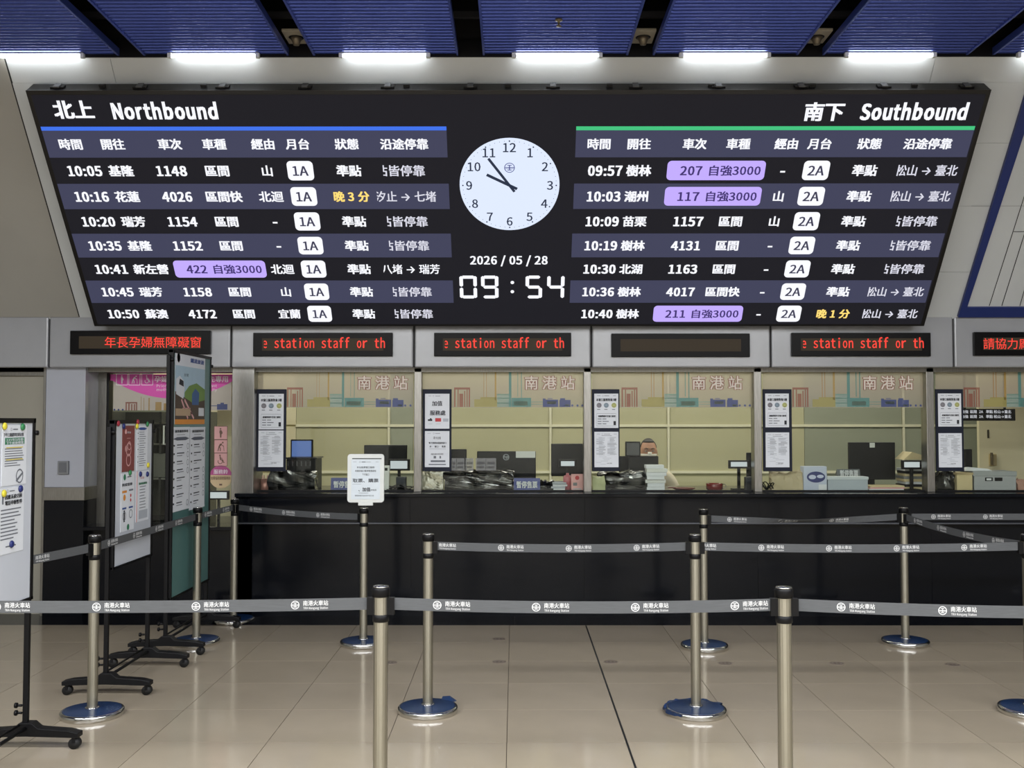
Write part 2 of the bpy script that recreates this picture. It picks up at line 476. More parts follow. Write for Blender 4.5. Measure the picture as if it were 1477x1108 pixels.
bk = MB(P('blue_backing', '#18204a', .6), local=True).box(0, W, YE - YS, 0.02, .034, .04).mesh('backing')
fm_ = MB(BLUEF, local=True).box(0, .014, YE - YS, .02, -.004, .045).mesh('edge_trim')
for i in range(len(gxs) - 1):
    xx = gxs[i] + GW / 2 + .015
    p_ = put('ceiling_panel', bk, ce, (xx, YS, ZC - (ZC + .75)))
    s_ = put('slat_field', slm, p_); s_['kind'] = 'stuff'
    put('edge_trim', fm_, p_, (-.014, 0, 0)); put('edge_trim', fm_, p_, (W, 0, 0))
MB(DARK).box(XL, XR, YN, YE - .02, ZC, ZC + .03).build('ceiling_slab', ce)
for yy in (YC - .25, YC - .62, YC - 1.1):
    MB(P('plenum_rail', '#2c2c30', .5)).box(XL, XR, yy, yy + .03, ZC + .16, ZC + .2).build('plenum_rail', ce)
MB(DARK).box(XL, XR, YC + .02, YC + .06, ZC + .02, ZC + .75).build('gap_shade_back', ce)  # added dark sheet that keeps the ceiling gaps in shade
MB(BLKM).box(XL, XR, YC - .012, YC - .004, ZC - .014, ZC + .1).build('edge_rail', ce)

# ---- tubes at the ceiling edge
names = ['above the far left wall panel', 'above the Northbound heading', 'left of the clock', 'right over the clock', 'above the right of the clock', 'above the Southbound heading', 'over the blue framed panel']
c0 = [(-8, 119), (245, 372), (492, 618), (741, 866), (982, 1108), (1220, 1346), (1468, 1590)]
TL = .54
for i, (a, b) in enumerate(c0):
    a_, b_ = onZ(a, 81, ZC - .02).x, onZ(b, 81, ZC - .02).x
    r_ = empty('fluorescent_tube', ((a_ + b_) / 2, YC - .05, ZC - .02), f'lit white fluorescent tube at the ceiling edge {names[i]}', 'light', 'tubes along the ceiling edge')
    hl = (b_ - a_) / 2
    MB(ETUBE, local=True).tube([(-hl + .02, 0, 0), (hl - .02, 0, 0)], .0115, 12).build('tube', r_)
    MB(P('batten_grey', '#77797c', .5), local=True).box(-hl, hl, -.006, .03, .016, .028).build('batten', r_)
    for s_ in (-1, 1):
        MB(WPL, local=True).box(s_ * hl - .012, s_ * hl + .012, -.014, .014, -.014, .016).build('tube_socket', r_)
# ---- hall lamps over and behind the camera
hm = MB(EHALL, local=True).tube([(-.58, 0, 0), (.58, 0, 0)], .025, 10).mesh('tube')
hb = MB(WPL, local=True).box(-.6, .6, -.05, .05, .026, .06).mesh('batten')
k = 0
ORD = ['first', 'second', 'third', 'fourth', 'fifth', 'sixth', 'seventh', 'eighth', 'ninth', 'tenth', 'eleventh', 'twelfth', 'thirteenth', 'fourteenth', 'fifteenth', 'sixteenth']
for ri, yy in enumerate((2.1, -.6, -3.4)):
    for xi, xx in enumerate((-4.6, -1.55, 1.55, 4.6)):
        r_ = empty('hall_lamp', (xx, yy, ZC - .07), f'white hall batten, {ORD[xi]} from the left in the {ORD[ri]} row of ceiling lamps', 'light', 'hall battens')
        put('tube', hm, r_); put('batten', hb, r_)
        area('hall_light', (xx, yy, ZC - .105), 2.6, .6, HALL_W, (.97, .98, 1.0))

# ---- gap spotlights
for i, (px, w_) in enumerate(((428, 'second'), (925, 'fourth'), (1180, 'fifth'))):
    p = onZ(px, 62, ZC + .0)
    x = min(gxs, key=lambda g: abs(g - p.x))
    nm = ('left of the clock', 'just right of the clock', 'over the Southbound heading')[i]
    r_ = empty('spotlight', (x, YC - .16, ZC + .06), f'small beige ceiling gap spotlight {nm}', 'light', 'spotlights in the ceiling gaps')
    MB(P('beige_housing', '#9b9484', .5), local=True).box(-GW / 2 + .008, GW / 2 - .008, -.11, .11, .0, .02).build('housing', r_, bevel=.004)
    MB(P('lamp_reflector', '#6b6252', .35, .5), local=True).lathe([(.014, -.05), (.02, -.048), (.03, -.02), (.042, 0), (.03, .0)], seg=20).build('bulb', r_)
    MB(BLK, local=True).lathe([(.044, -.004), (.05, 0), (.044, .004)], seg=20).build('bezel', r_)
sp = empty('sprinkler', tuple(onZ(806, 35, ZC - .03)), 'small sprinkler head below the blue slats above the clock', 'sprinkler')
MB(P('brass', '#6b6048', .4, .6), local=True).lathe([(.022, .03), (.022, .022), (.008, .018), (.006, -.006), (.016, -.01), (.016, -.013), (.004, -.014)], seg=16).build('head', sp)

# ================================================================== TIMETABLE BOARD
bxl = bp(36.5, 130)[0]; bxr = bp(1430, 130)[0]
bd = empty('timetable_board', BO, 'huge black electronic departure board leaning forward over the counters', 'display', rot=(LEAN, 0, 0))
T_ = .13
MB(BLK, local=True).box(bxl, bxr, .004, T_, 0, BH).build('cabinet', bd, bevel=.006)
MB(P('bezel_black', '#08080a', .3), local=True).box(bxl, bxr, 0, .006, 0, BH).build('bezel', bd)
e_ = .03
MB(EBG, local=True).box(bxl + e_, bxr - e_, -.002, 0, e_ * .6, BH - e_).build('screen', bd)
lt = MB(STEELD, local=True)
for i in range(12):
    x = bxl + .2 + i * (bxr - bxl - .35) / 11
    b_ = MB(BLKM, local=True)
    b_.box(x - .045, x + .045, .03, .075, BH, BH + .012).use(P('latch_grey', '#4a4c4e', .45)).box(x - .02, x + .02, .02, .085, BH + .012, BH + .02)
    b_.build('latch', bd)
for i in range(9):
    x = bxl + .5 + i * (bxr - bxl - 1) / 8
    MB(JOINT, local=True).box(x - .02, x + .02, .05, .07, BH, BH + .02).build('cable_clip', bd)
rows = [.0] * 9
zr0 = bp(350, 188)[1]; zr8 = bp(350, 468)[1]
zr = [zr0 + (zr8 - zr0) * i / 8 for i in range(9)]
rhh = (zr0 - zr8) / 8
XLl, XLr = bp(60, 187)[0], bp(644, 187)[0]
XRl, XRr = bp(831, 187)[0], bp(1405, 187)[0]
ys = -.0035
for nm, a, b in (('blue_line', XLl, XLr), ('green_line', XRl, XRr)):
    MB(EBL if nm[0] == 'b' else EGR, local=True).rect(a, zr0, b, zr0 + .028, ys).build(nm, bd)
for (a, b) in ((XLl, XLr), (XRl, XRr)):
    for i in (0, 2, 4, 6):
        MB(EROW, local=True).rect(a, zr[i + 1], b, zr[i], ys + .0008).build('table_row', bd)
chs = bp(191, 243)[0] - bp(156, 243)[0]
cs = chs / 2 * 1.03             # character size
yt = -.006
# headings
u = lambda px, py: bp(px, py)
def one(nm, m, *a_, **k_): return MB(m, local=True).text(*a_, **k_).build(nm, bd)
class T1:
    def text(s, *a_, **k_): one('heading_lettering', EW, *a_, **k_)
t = T1()
a, b = u(77, 158), u(133, 158); t.text('北上', a[0], a[1], (b[0] - a[0]) / 1.93, 'L', .036, y=yt)
a, b = u(162, 161), u(314, 161); t.text('Northbound', a[0], a[1] + .004, .147, 'L', .042, fit=b[0] - a[0], y=yt, vc=.36)
a, b = u(1160, 161), u(1216, 161); t.text('南下', a[0], a[1], (b[0] - a[0]) / 1.93, 'L', .036, y=yt)
a, b = u(1241, 162), u(1395, 162); t.text('Southbound', a[0], a[1] + .004, .147, 'L', .042, fit=b[0] - a[0], y=yt, vc=.36)
hc = cs * .95
for side, xs in (('l', (102, 163, 245, 309, 379, 429, 500, 583)), ('r', (864, 922, 1002, 1065, 1134, 1182, 1254, 1338))):
    for s_, px in zip(('時間', '開往', '車次', '車種', '經由', '月台', '狀態', '沿途停靠'), xs):
        one('column_heading', EW, s_, bp(px, 207)[0], zr[0] - rhh / 2, hc, 'C', .03, y=yt)
LCOL = [bp(x, 243)[0] for x in (97, 156, 247, 313, 385, 433, 503, 581)]
RCOL = [bp(x, 245)[0] for x in (848, 903, 1001, 1064, 1129, 1177, 1247, 1340)]
stopc = {'A': '各站皆停靠', 'S': '松山 → 臺北', 'X': '汐止 → 七堵', 'B': '八堵 → 瑞芳'}
def trow(i, cols, time, dest, no, kind, via, plat, stat, stop, clipx):
    zc = zr[i] - rhh / 2
    one('departure_time', EW, time, cols[0], zc, cs * 1.13, 'L', .038, y=yt, fit=cs * 2.75, vc=.365)
    one('destination', EW, dest, cols[1], zc, cs, 'L', .034, y=yt)
    if kind == 'P':
        g = MB(EP, local=True); xa_ = cols[2] - (.262 if cols is LCOL else .182); w_ = .69
        if cols is LCOL: xa_ = LCOL[2] - .14
        else: xa_ = RCOL[2] - .19
        g.rrect(xa_, zc - rhh * .37, xa_ + w_, zc + rhh * .37, .03, ys)
        g.use(EPI).text(no, xa_ + .17, zc, cs * 1.02, 'C', .026, y=yt, fit=cs * 1.75).text('自強3000', xa_ + .478, zc, cs * .95, 'C', .022, y=yt, fit=cs * 4.1)
        g.build('service_badge', bd)
    else:
        one('train_number', EW, no, cols[2], zc, cs * 1.12, 'C', .038, y=yt, fit=cs * 2.45)
        one('train_kind', EW, kind, cols[3] + (.015 if len(kind) == 3 else 0), zc, cs, 'C', .034, y=yt)
    one('route', EW, via, cols[4], zc, cs, 'C', .026 if via != '-' else .06, y=yt)
    g = MB(EW, local=True).rrect(cols[5] - .092, zc - rhh * .37, cols[5] + .092, zc + rhh * .37, .03, ys)
    g.use(EINK).text(plat, cols[5], zc, cs * 1.1, 'C', .02, y=yt); g.build('platform_badge', bd)
    if stat == '準點': MB(EW, local=True).text(stat, cols[6], zc, cs, 'C', .034, y=yt).build('status', bd)
    else: MB(EY, local=True).text(stat, cols[6], zc, cs * .98, 'C', .034, y=yt, fit=cs * 2.9).build('status', bd)
    g = MB(EWD if stop != 'B' else EW, local=True); s_ = stopc[stop]
    if stop == 'A': g.text(s_, cols[7] + .155, zc, cs, 'R', .02, y=yt, clip=cols[7] + .155 - cs * 3.35)
    else: g.text(s_, cols[7] + .225 if cols is LCOL else cols[7] + .2, zc, cs, 'R', .018, y=yt, fit=cs * 4.95, clip=(cols[7] + .225 if cols is LCOL else cols[7] + .2) - cs * 4.8)
    g.build('calling_points', bd)
LD = [('10:05', '基隆', '1148', '區間', '山', '準點', 'A'), ('10:16', '花蓮', '4026', '區間快', '北迴', '晚 3 分', 'X'), ('10:20', '瑞芳', '1154', '區間', '-', '準點', 'A'),
      ('10:35', '基隆', '1152', '區間', '-', '準點', 'A'), ('10:41', '新左營', '422', 'P', '北迴', '準點', 'B'), ('10:45', '瑞芳', '1158', '區間', '山', '準點', 'A'), ('10:50', '蘇澳', '4172', '區間', '宜蘭', '準點', 'A')]
RD = [('09:57', '樹林', '207', 'P', '-', '準點', 'S'), ('10:03', '潮州', '117', 'P', '山', '準點', 'S'), ('10:09', '苗栗', '1157', '區間', '山', '準點', 'A'),
      ('10:19', '樹林', '4131', '區間', '-', '準點', 'A'), ('10:30', '北湖', '1163', '區間', '-', '準點', 'A'), ('10:36', '樹林', '4017', '區間快', '-', '準點', 'S'), ('10:40', '樹林', '211', 'P', '-', '晚 1 分', 'S')]
for i, d in enumerate(LD): trow(i + 1, LCOL, d[0], d[1], d[2], d[3], d[4], '1A', d[5], d[6], 0)
for i, d in enumerate(RD): trow(i + 1, RCOL, d[0], d[1], d[2], d[3], d[4], '2A', d[5], d[6], 0)
# clock
cc = bp(735, 267); cr = (bp(807, 265)[0] - bp(663, 265)[0]) / 2
ck = MB(P('clock_white', (.72, .80, .98), emit=1.05), local=True).disc(cc[0], cc[1], cr, ys, 72).build('clock_face', bd)
CI = P('clock_ink', (.02, .03, .06), emit=1.0)
for h_ in range(1, 13):
    a = R(90 - 30 * h_); one('numeral', CI, str(h_), cc[0] + cr * .81 * math.cos(a), cc[1] + cr * .80 * math.sin(a), cr * .25, 'C', .014, y=yt, vc=.365)
t = MB(CI, local=True)
for k in range(60):
    a = R(6 * k); t.disc(cc[0] + cr * .935 * math.cos(a), cc[1] + cr * .935 * math.sin(a), cr * (.016 if k % 5 == 0 else .007), yt, 8)
t.build('minute_dots', bd)
def hand(ang, ln, w_, nm):
    a = R(90 - ang); dx_, dz_ = math.cos(a), math.sin(a)
    MB(CI, local=True).line(cc[0] - dx_ * cr * .17, cc[1] - dz_ * cr * .17, cc[0] + dx_ * cr * ln, cc[1] + dz_ * cr * ln, w_, yt - .001).build(nm, bd)
hand(9 * 30 + 27, .51, .021, 'hour_hand'); hand(54 * 6, .71, .019, 'minute_hand')
def emblem(t, x, z, r, y, lw=.13):
    t.ring(x, z, r, r * (1 - lw), y, 28)
    t.line(x - r * .93, z + r * .06, x + r * .93, z + r * .06, r * .13, y)
    t.line(x - r * .9, z - r * .17, x + r * .9, z - r * .17, r * .10, y)
    t.line(x, z - r * .5, x, z + r * .5, r * .18, y)
    t.line(x - r * .42, z + r * .5, x + r * .42, z + r * .5, r * .13, y)
    t.line(x - r * .42, z - r * .48, x + r * .42, z - r * .48, r * .13, y)
t = MB(P('clock_emblem', (.05, .06, .25), emit=1), local=True); emblem(t, cc[0], cc[1] + cr * .38, cr * .105, yt); t.build('emblem', bd)
a, b = bp(678, 375), bp(790, 375)
MB(EW, local=True).text('2026 / 05 / 28', (a[0] + b[0]) / 2, a[1], .093, 'C', .028, fit=b[0] - a[0], y=yt, vc=.36).build('date_lettering', bd)
# seven segment time
SEG = {'0': 'abcdef', '9': 'abcdfg', '5': 'acdfg', '4': 'bcfg'}
def seven(ch, x0, z0, w_, h_, th):
    t = MB(EW, local=True); g = .06 * th; m = z0 + h_ / 2
    hs = {'a': z0 + h_ - th / 2, 'g': m, 'd': z0 + th / 2}
    for s_ in SEG[ch]:
        if s_ in 'agd':
            z = hs[s_]; t.poly([(x0 + th * .55, z), (x0 + th, z + th / 2), (x0 + w_ - th, z + th / 2), (x0 + w_ - th * .55, z), (x0 + w_ - th, z - th / 2), (x0 + th, z - th / 2)], yt)
        else:
            x = x0 + w_ - th / 2 if s_ in 'bc' else x0 + th / 2
            za, zb2 = (m, z0 + h_) if s_ in 'bf' else (z0, m)
            t.poly([(x, za + th * .12), (x + th / 2, za + th * .5), (x + th / 2, zb2 - th * .5), (x, zb2 - th * .12), (x - th / 2, zb2 - th * .5), (x - th / 2, za + th * .5)], yt)
    t.build('clock_digit', bd)
z0_, z1_ = bp(740, 430)[1], bp(740, 397)[1]
for ch, pa, pb2 in (('0', 663, 688), ('9', 694, 719), ('5', 758, 782), ('4', 789, 814)):
    xa_, xb_ = bp(pa, 413)[0], bp(pb2, 413)[0]; seven(ch, xa_, z0_, xb_ - xa_, z1_ - z0_, .027)
t = MB(EW, local=True); x = bp(739, 413)[0]
for k in (.3, .7): t.disc(x, z0_ + (z1_ - z0_) * k, .014, yt, 14)
t.build('colon', bd)

# ================================================================== LED FASCIA SIGNS
signs = [(101, 303, 477, 511, '年長孕婦無障礙窗', 'cjk', 'red Chinese priority window text, above the pink accessible window'),
         (365, 566, 480, 514, 'e station staff or th', 'lat', 'red English text, right of the Chinese priority sign'),
         (626, 824, 480, 514, 'e station staff or th', 'lat', 'red scrolling English text, directly below the digital clock'),
         (882, 1082, 481, 515, '', '', 'no text, blank brown screen, above the window with the clerk'),
         (1142, 1343, 480, 514, 'e station staff or th', 'lat', 'red scrolling English text, under the southbound 10:40 row'),
         (1405, 1605, 479, 513, '請協力廠商配合', 'cjk2', 'red Chinese text below the blue framed panel')]
YS_ = YF - .03
for a, b, c, d, s_, kd, lb in signs:
    xa_, z1_ = XZ(a, c, YS_); xb_, z0_ = XZ(b, d, YS_)
    r_ = empty('led_sign', ((xa_ + xb_) / 2, YF, z0_), f'black LED sign with {lb}', 'sign', 'LED signs over the ticket windows')
    MB(P('sign_case', '#080708', .3, 0, spec=.12)).box(xa_, xb_, YS_, YF + .01, z0_, z1_).build('case', r_, bevel=.004)
    g = (xb_ - xa_) * .065
    MB(EAMB).box(xa_ + g, xb_ - g, YS_ - .0015, YS_, z0_ + .045, z1_ - .045).build('screen', r_)
    zc = (z0_ + z1_) / 2; t = MB(ERED)
    if kd == 'lat':
        cw = ((xb_ - xa_) - 2.0 * g) / 20.6
        for i, ch in enumerate(s_):
            if ch != ' ': t.text(ch, xa_ + g + (i + .5) * cw, zc + .004, .105 if ch not in 'il' else .102, 'C', .008, fit=cw * (.76 if ch not in 'il' else .3), y=YS_ - .004, vc=.30, clip=(xa_ + g + .35 * cw if i == 0 else None))
    if kd == 'cjk': t.text(s_, xb_ - g, zc, .094, 'R', .0, fit=(xb_ - xa_) * .685, y=YS_ - .004)
    if kd == 'cjk2': t.text(s_, xa_ + g, zc, .094, 'L', .0, y=YS_ - .004)
    if s_: t.build('lettering', r_)

# ================================================================== COLUMNS, WINDOWS
def steel(name, pxa, pxb, Y, z0, z1, d=.16, m=STEEL, parent=None):
    xa_, xb_ = XZ(pxa, 620, Y)[0], XZ(pxb, 620, Y)[0]
    return MB(m).box(xa_, xb_, Y, Y + d, z0, z1).build(name, parent, bevel=.004)
YM = YW + .05
zh = zF0 + .002
struct(steel('trim_2', 334, 366, YW + .0, 0, zh, .3, STEEL))
wins = [(367, 597), (608, 842), (853, 1088), (1099, 1337), (1348, 1585)]
for i, (a, b) in enumerate(wins):
    wn = empty(f'window_{i + 1}', (XZ((a + b) / 2, 620, YG)[0], YG, ZT), kind='structure')
    xa_, xb_ = XZ(a, 620, YG)[0], XZ(b, 620, YG)[0]
    MB(GLASS).box(xa_, xb_, YG, YG + .008, ZT + .0, zF0).build('pane', wn)
    steel('mullion', b, b + 11, YM, ZT, zh, .12, STEEL, wn)
    MB(BLKM).box(xa_, xb_, YG - .02, YG + .03, zF0 - .012, zF0 + .01).build('head_rail', wn)
    MB(EWARM).box(xa_ + .02, xb_ - .02, YG + .10, YG + .13, zF0 - .012, zF0 - .004).build('warm_light_strip', wn)
    MB(BLKM).box(xa_, xb_, YG - .01, YG + .02, ZT, ZT + .012).build('sill_rail', wn)

# mural film on each pane
C_RED = film('mural_red', '#8f5444', .72); C_OCH = film('mural_ochre', '#b59245', .6); C_OL = film('mural_olive', '#a39a52', .65)
C_TEAL = film('mural_teal', '#4c8782', .75); C_BLUE = film('mural_blue', '#34437a', .85); C_PALE = film('mural_pale', '#8fb0a8', .5)
C_LINE = film('mural_line', '#b08a5a', .6); C_TL = film('mural_teal_line', '#5f9d92', .7); C_WH = P('mural_letter', '#d2c9bd', .5); C_OUT = P('mural_outline', '#7f4537', .5)
def gradfilm(name, c0_, c1_, a0_, a1_):
    m = P(name, c0_, .35); nt = m.node_tree; b = nt.nodes['Principled BSDF']
    tc = nt.nodes.new('ShaderNodeTexCoord'); sx = nt.nodes.new('ShaderNodeSeparateXYZ'); nt.links.new(tc.outputs['Generated'], sx.inputs[0])
    cr_ = nt.nodes.new('ShaderNodeValToRGB'); cr_.color_ramp.elements[0].color = c0_ + (1,); cr_.color_ramp.elements[1].color = c1_ + (1,)
    cr_.color_ramp.elements.new(.55).color = (.42, .36, .27, 1)
    nt.links.new(sx.outputs[2], cr_.inputs[0]); nt.links.new(cr_.outputs[0], b.inputs['Base Color'])
    b.inputs['Alpha'].default_value = a0_; return m
GF = gradfilm('mural_ground', (.33, .30, .23), (.50, .44, .30), .62, .8)
def mural(dxp, parent, xmin, xmax, Y, fade=False):
    r = lambda t, a, c, b, d: t.rect(XZ(a + dxp, d, Y)[0], XZ(a + dxp, d, Y)[1], XZ(b + dxp, c, Y)[0], XZ(b + dxp, c, Y)[1], Y)
    t = MB(GF); xa_, zt = XZ(xmin, 536, Y); xb_, zb2 = XZ(xmax, 588, Y)
    t.rect(xa_, zb2, xb_, zt, Y + .001).build('mural_ground', parent)
    Y -= .001
    t = MB(C_RED)
    for q_ in ((655, 559, 678, 562), (655, 562, 657, 587), (660, 562, 661.5, 587), (662.5, 568, 668, 587), (669.5, 564, 671, 587), (673, 562, 674.5, 587), (676, 562, 678, 587)): r(t, *q_)
    t.build('mural_red_building', parent)
    t = MB(C_OL)
    for q_ in ((684, 576, 693, 587), (693, 573, 716, 577), (693, 577, 717, 587)): r(t, *q_)
    t.use(C_LINE)
    for q_ in ((697.5, 536, 698.3, 574), (701.3, 536, 702.1, 574), (697.5, 536, 702, 536.8)): r(t, *q_)
    t.use(C_OCH); r(t, 713.5, 536, 716, 577)
    t.build('mural_factory', parent)
    t = MB(C_PALE); r(t, 717, 569, 734, 587); t.use(C_TL)
    for q_ in ((717, 568.5, 734, 569.5), (717, 574, 734, 575), (717, 581, 734, 582)): r(t, *q_)
    t.build('mural_shed', parent)
    t = MB(C_TEAL)
    for q_ in ((734, 536, 737.6, 587), (738, 574, 766, 577), (738, 577, 766, 587), (751.6, 536, 752.6, 574), (746.5, 536, 747.2, 572), (766, 579.5, 783, 580.3), (766, 583, 783, 583.6)): r(t, *q_)
    t.use(C_PALE); r(t, 741, 579, 761, 585)
    t.build('mural_teal_plant', parent)
    t = MB(C_BLUE)
    for q_ in ((783, 575, 787, 587), (787, 576.5, 805, 587), (807, 577, 823, 587), (790, 574.5, 797, 575.5), (808, 574.5, 815, 577)): r(t, *q_)
    t.use(C_PALE); r(t, 815, 583.5, 821, 586); r(t, 789, 579, 802, 583)
    t.use(C_BLUE)
    for cx_ in (825.5, 833, 840): 
        p_ = XZ(cx_ + dxp, 585, Y); t.disc(p_[0], p_[1], .009, Y, 12)
    t.build('mural_train', parent)
    if not fade:
        for nm, m, bd_, yy in (('mural_lettering_outline', C_OUT, .055, Y), ('mural_lettering', C_WH, .012, Y - .001)):
            t = MB(m)
            for ch, px in (('南', 769.5), ('港', 795.5), ('站', 822)):
                p_ = XZ(px + dxp - 3, 552.5, Y); t.text(ch, p_[0], p_[1], .118, 'C', bd_, y=yy)
            t.build(nm, parent)
offs = [-241, 0, 241.5, 488, 735]
for i, (a, b) in enumerate(wins):
    mural(offs[i], bpy.data.objects[f'window_{i + 1}'], a + 1, b - 1, YG - .003)

# ---- notice boards on the panes
def sheet(name, x, Y, z, w_, h_, items, parent=None, mat=PAPER, rot=0, label=None, cat=None, group=None, th=.002, tilt=0):
    """a sheet facing local -y with its lower left at (x,Y,z); items in fractions"""
    loc = Vector((x, Y, z))
    m = MB(mat, local=True).box(0, w_, 0, th, 0, h_)
    o = m.build(name, parent, at=loc - (WL[parent.name] if parent else Vector((0, 0, 0))))
    o.rotation_euler = (0, R(tilt), R(rot)); WL[o.name] = loc
    if label: tag(o, label, cat, group)
    if items:
        t = MB(INK, local=True)
        for it in items:
            k = it[0]; t.use(it[1])
            if k == 'r': t.rect(it[2] * w_, it[3] * h_, it[4] * w_, it[5] * h_, -.0009)
            if k == 't': t.text(it[5], it[2] * w_, it[3] * h_, it[4] * h_, 'C', it[7] if len(it) > 7 else 0, fit=(it[6] * w_ if it[6] else None), y=-.0014)
            if k == 'd': t.disc(it[2] * w_, it[3] * h_, it[4] * w_, -.0011, 20)
            if k == 'o': t.ring(it[2] * w_, it[3] * h_, it[4] * w_, it[4] * w_ * .8, -.0011, 20)
            if k == 'p': t.poly([(a * w_, b * h_) for a, b in it[2]], -.0010 - .0001 * (it[3] if len(it) > 3 else 0))
            if k == 'l': t.line(it[2] * w_, it[3] * h_, it[4] * w_, it[5] * h_, it[6] * w_, -.0013)
        t.build('print', o)
    return o
C1 = P('seal_grey', '#8c8a90', .6); C2 = P('seal_blue', '#8fa0ac', .6); C3 = P('seal_yellow', '#bcc07a', .6); LG = P('light_grey_print', '#aab0b8', .6)
REDP = P('red_print', '#b8353a', .6); BLUP = P('blue_print', '#2c4a8c', .6); GRNP = P('green_print', '#2f7a55', .6); ORP = P('orange_print', '#d48a36', .6); YEP = P('yellow_print', '#d9c74a', .6)
def svc():
    L = [('r', LG, .12, .93, .26, .95), ('o', INKG, .36, .935, .03), ('r', INKG, .42, .93, .62, .945), ('r', LG, .78, .93, .9, .95),
         ('t', INK, .5, .82, .085, '本窗口服務對象3種', .84, .03)]
    for x, c in ((.2, C1), (.5, C2), (.82, C3)): L += [('d', c, x, .66, .105), ('o', INKG, x, .66, .075), ('r', INKG, x - .08, .53, x + .05, .55)]
    L += [('r', INKG, .1, .42, .9, .427), ('r', INKG, .1, .05, .105, .42), ('r', INKG, .895, .05, .9, .42), ('r', INKG, .1, .05, .9, .057),
          ('t', INK, .52, .34, .06, '請攜帶證件至窗口辦理', .72, .03), ('r', INK, .8, .08, .9, .2)]
    for k, z in enumerate((.25, .18, .11)): L += [('r', INKG, .14, z, .3, z + .022), ('r', INKG, .34, z, .5 + .1 * (k % 2), z + .022)]
    return L
def tbl(seed):
    rr = random.Random(seed); L = [('r', LG, .1, .93, .24, .945), ('o', INKG, .33, .935, .03), ('r', INKG, .4, .93, .66, .942), ('r', LG, .8, .93, .93, .945), ('r', INKG, .3, .885, .72, .895)]
    for col in (.08, .54):
        z = .84
        while z > .34:
            L.append(('r', INKG if rr.random() < .6 else LG, col + (.0 if rr.random() < .6 else .1), z, col + rr.uniform(.25, .4), z + .007)); z -= .019
    for z in (.29, .25, .21, .17, .13, .08): a = rr.uniform(.08, .5); L.append(('r', LG, a, z, a + rr.uniform(.2, .4), z + .009))
    L += [('t', INK, .62, .11, .035, '站長 敬啟', .22)]
    return L
JIA = [('r', LG, .14, .93, .26, .945), ('o', INKG, .34, .935, .03), ('r', INKG, .42, .93, .62, .942), ('t', INK, .5, .72, .15, '加值', .42, .02), ('t', INK, .52, .45, .15, '服務處', .64, .02),
       ('r', INK, .12, .22, .3, .27), ('r', INK, .2, .27, .27, .3), ('r', REDP, .42, .2, .66, .3), ('r', LG, .74, .2, .96, .29), ('r', LG, .14, .13, .3, .14), ('r', LG, .44, .13, .64, .14)]
QR = [('r', LG, .1, .93, .24, .945), ('o', INKG, .36, .935, .03), ('r', INKG, .42, .93, .62, .942), ('t', INK, .5, .81, .08, '票卡加值', .3), ('t', INK, .52, .67, .055, '電子票證加值服務窗口', .72, .02),
      ('t', INK, .52, .57, .06, '本 · 窗口 · 售票', .66, .02), ('r', INKG, .18, .5, .86, .506), ('t', INK, .5, .36, .05, '服務時間', .5), ('r', INKG, .36, .24, .46, .31), ('r', INKG, .6, .24, .66, .31), ('r', INKG, .24, .14, .84, .19), ('r', INKG, .16, .06, .86, .09)]
nb = [(370, 412, 'beside the first steel column', svc(), tbl(1)), (609.5, 651, 'with a top-up service sheet in large characters', JIA, QR), (853.5, 894, 'beside the seated clerk', svc(), tbl(2)),
      (1100, 1143, 'left of the blue and white box', svc(), tbl(3)), (1349, 1391, 'on the rightmost window pane', svc(), tbl(4))]
for a, b, lb, s1, s2 in nb:
    Y = YG - .02; xa_, z1_ = XZ(a, 561.5, Y); xb_, z0_ = XZ(b, 680, Y)
    r_ = empty('notice_frame', ((xa_ + xb_) / 2, Y, z0_), f'tall navy double notice frame {lb}', 'notice', 'double notice frames on the ticket windows')
    MB(NAVYF).box(xa_, xb_, Y, Y + .015, z0_, z1_).build('frame', r_, bevel=.003)
    W_ = xb_ - xa_; px = W_ / (b - a)
    sheet('upper_sheet', xa_ + 3.6 * px, Y - .003, z1_ - 56.5 * px, 35 * px, 50 * px, s1, r_)
    sheet('lower_sheet', xa_ + 3.6 * px, Y - .003, z0_ + 6 * px, 35 * px, 51.5 * px, s2, r_)

# ---- pillar at the left
pv = empty('wall_pillar', (XZ(100, 700, YW)[0], YW, 0), kind='structure')
X0, X1, X2 = XZ(64, 700, YW)[0], XZ(121, 700, YW)[0], XZ(141, 700, YW + .28)[0]
PILG = P('pillar_panel', '#a4a7b0', .2, .1, (3, .03), coat=.4)
def pil(z0, z1, m, nm, o=0):
    s_ = MB(m); pts = [(X0 - o, YW - o), (X1 + o, YW - o), (X2 + o, YW + .28), (X0 - o, YW + .28)]
    s_.add([(x, y, z0) for x, y in pts] + [(x, y, z1) for x, y in pts], [(3, 2, 1, 0), (4, 5, 6, 7), (0, 1, 5, 4), (1, 2, 6, 5), (2, 3, 7, 6), (3, 0, 4, 7)])
    s_.build(nm, pv, bevel=.003)
zs0, zs1 = XZ(90, 722, YW)[1], XZ(90, 703, YW)[1]
pil(0, zs0, GRAN, 'granite_base'); pil(zs0, zs1, STEEL, 'steel_band', .006); pil(zs1, zh, PILG, 'pillar_panel')
MB(STEEL).box(X0 - .012, X0, YW - .004, YW + .1, 0, zh).build('corner_trim', pv)
rd = empty('card_reader', (XZ(92, 684, YW)[0], YW - .02, XZ(92, 684, YW)[1]), 'small grey wall box on the left pillar above its steel band', 'reader')
xa_, z1_ = XZ(85, 665, YW); xb_, z0_ = XZ(100, 684, YW)
MB(GREYM).box(xa_, xb_, YW - .025, YW, z0_, z1_).build('case', rd, bevel=.004)
MB(P('reader_face', '#5e6064', .3)).box(xa_ + .012, xb_ - .012, YW - .028, YW - .024, z0_ + .014, z1_ - .01).build('face', rd)
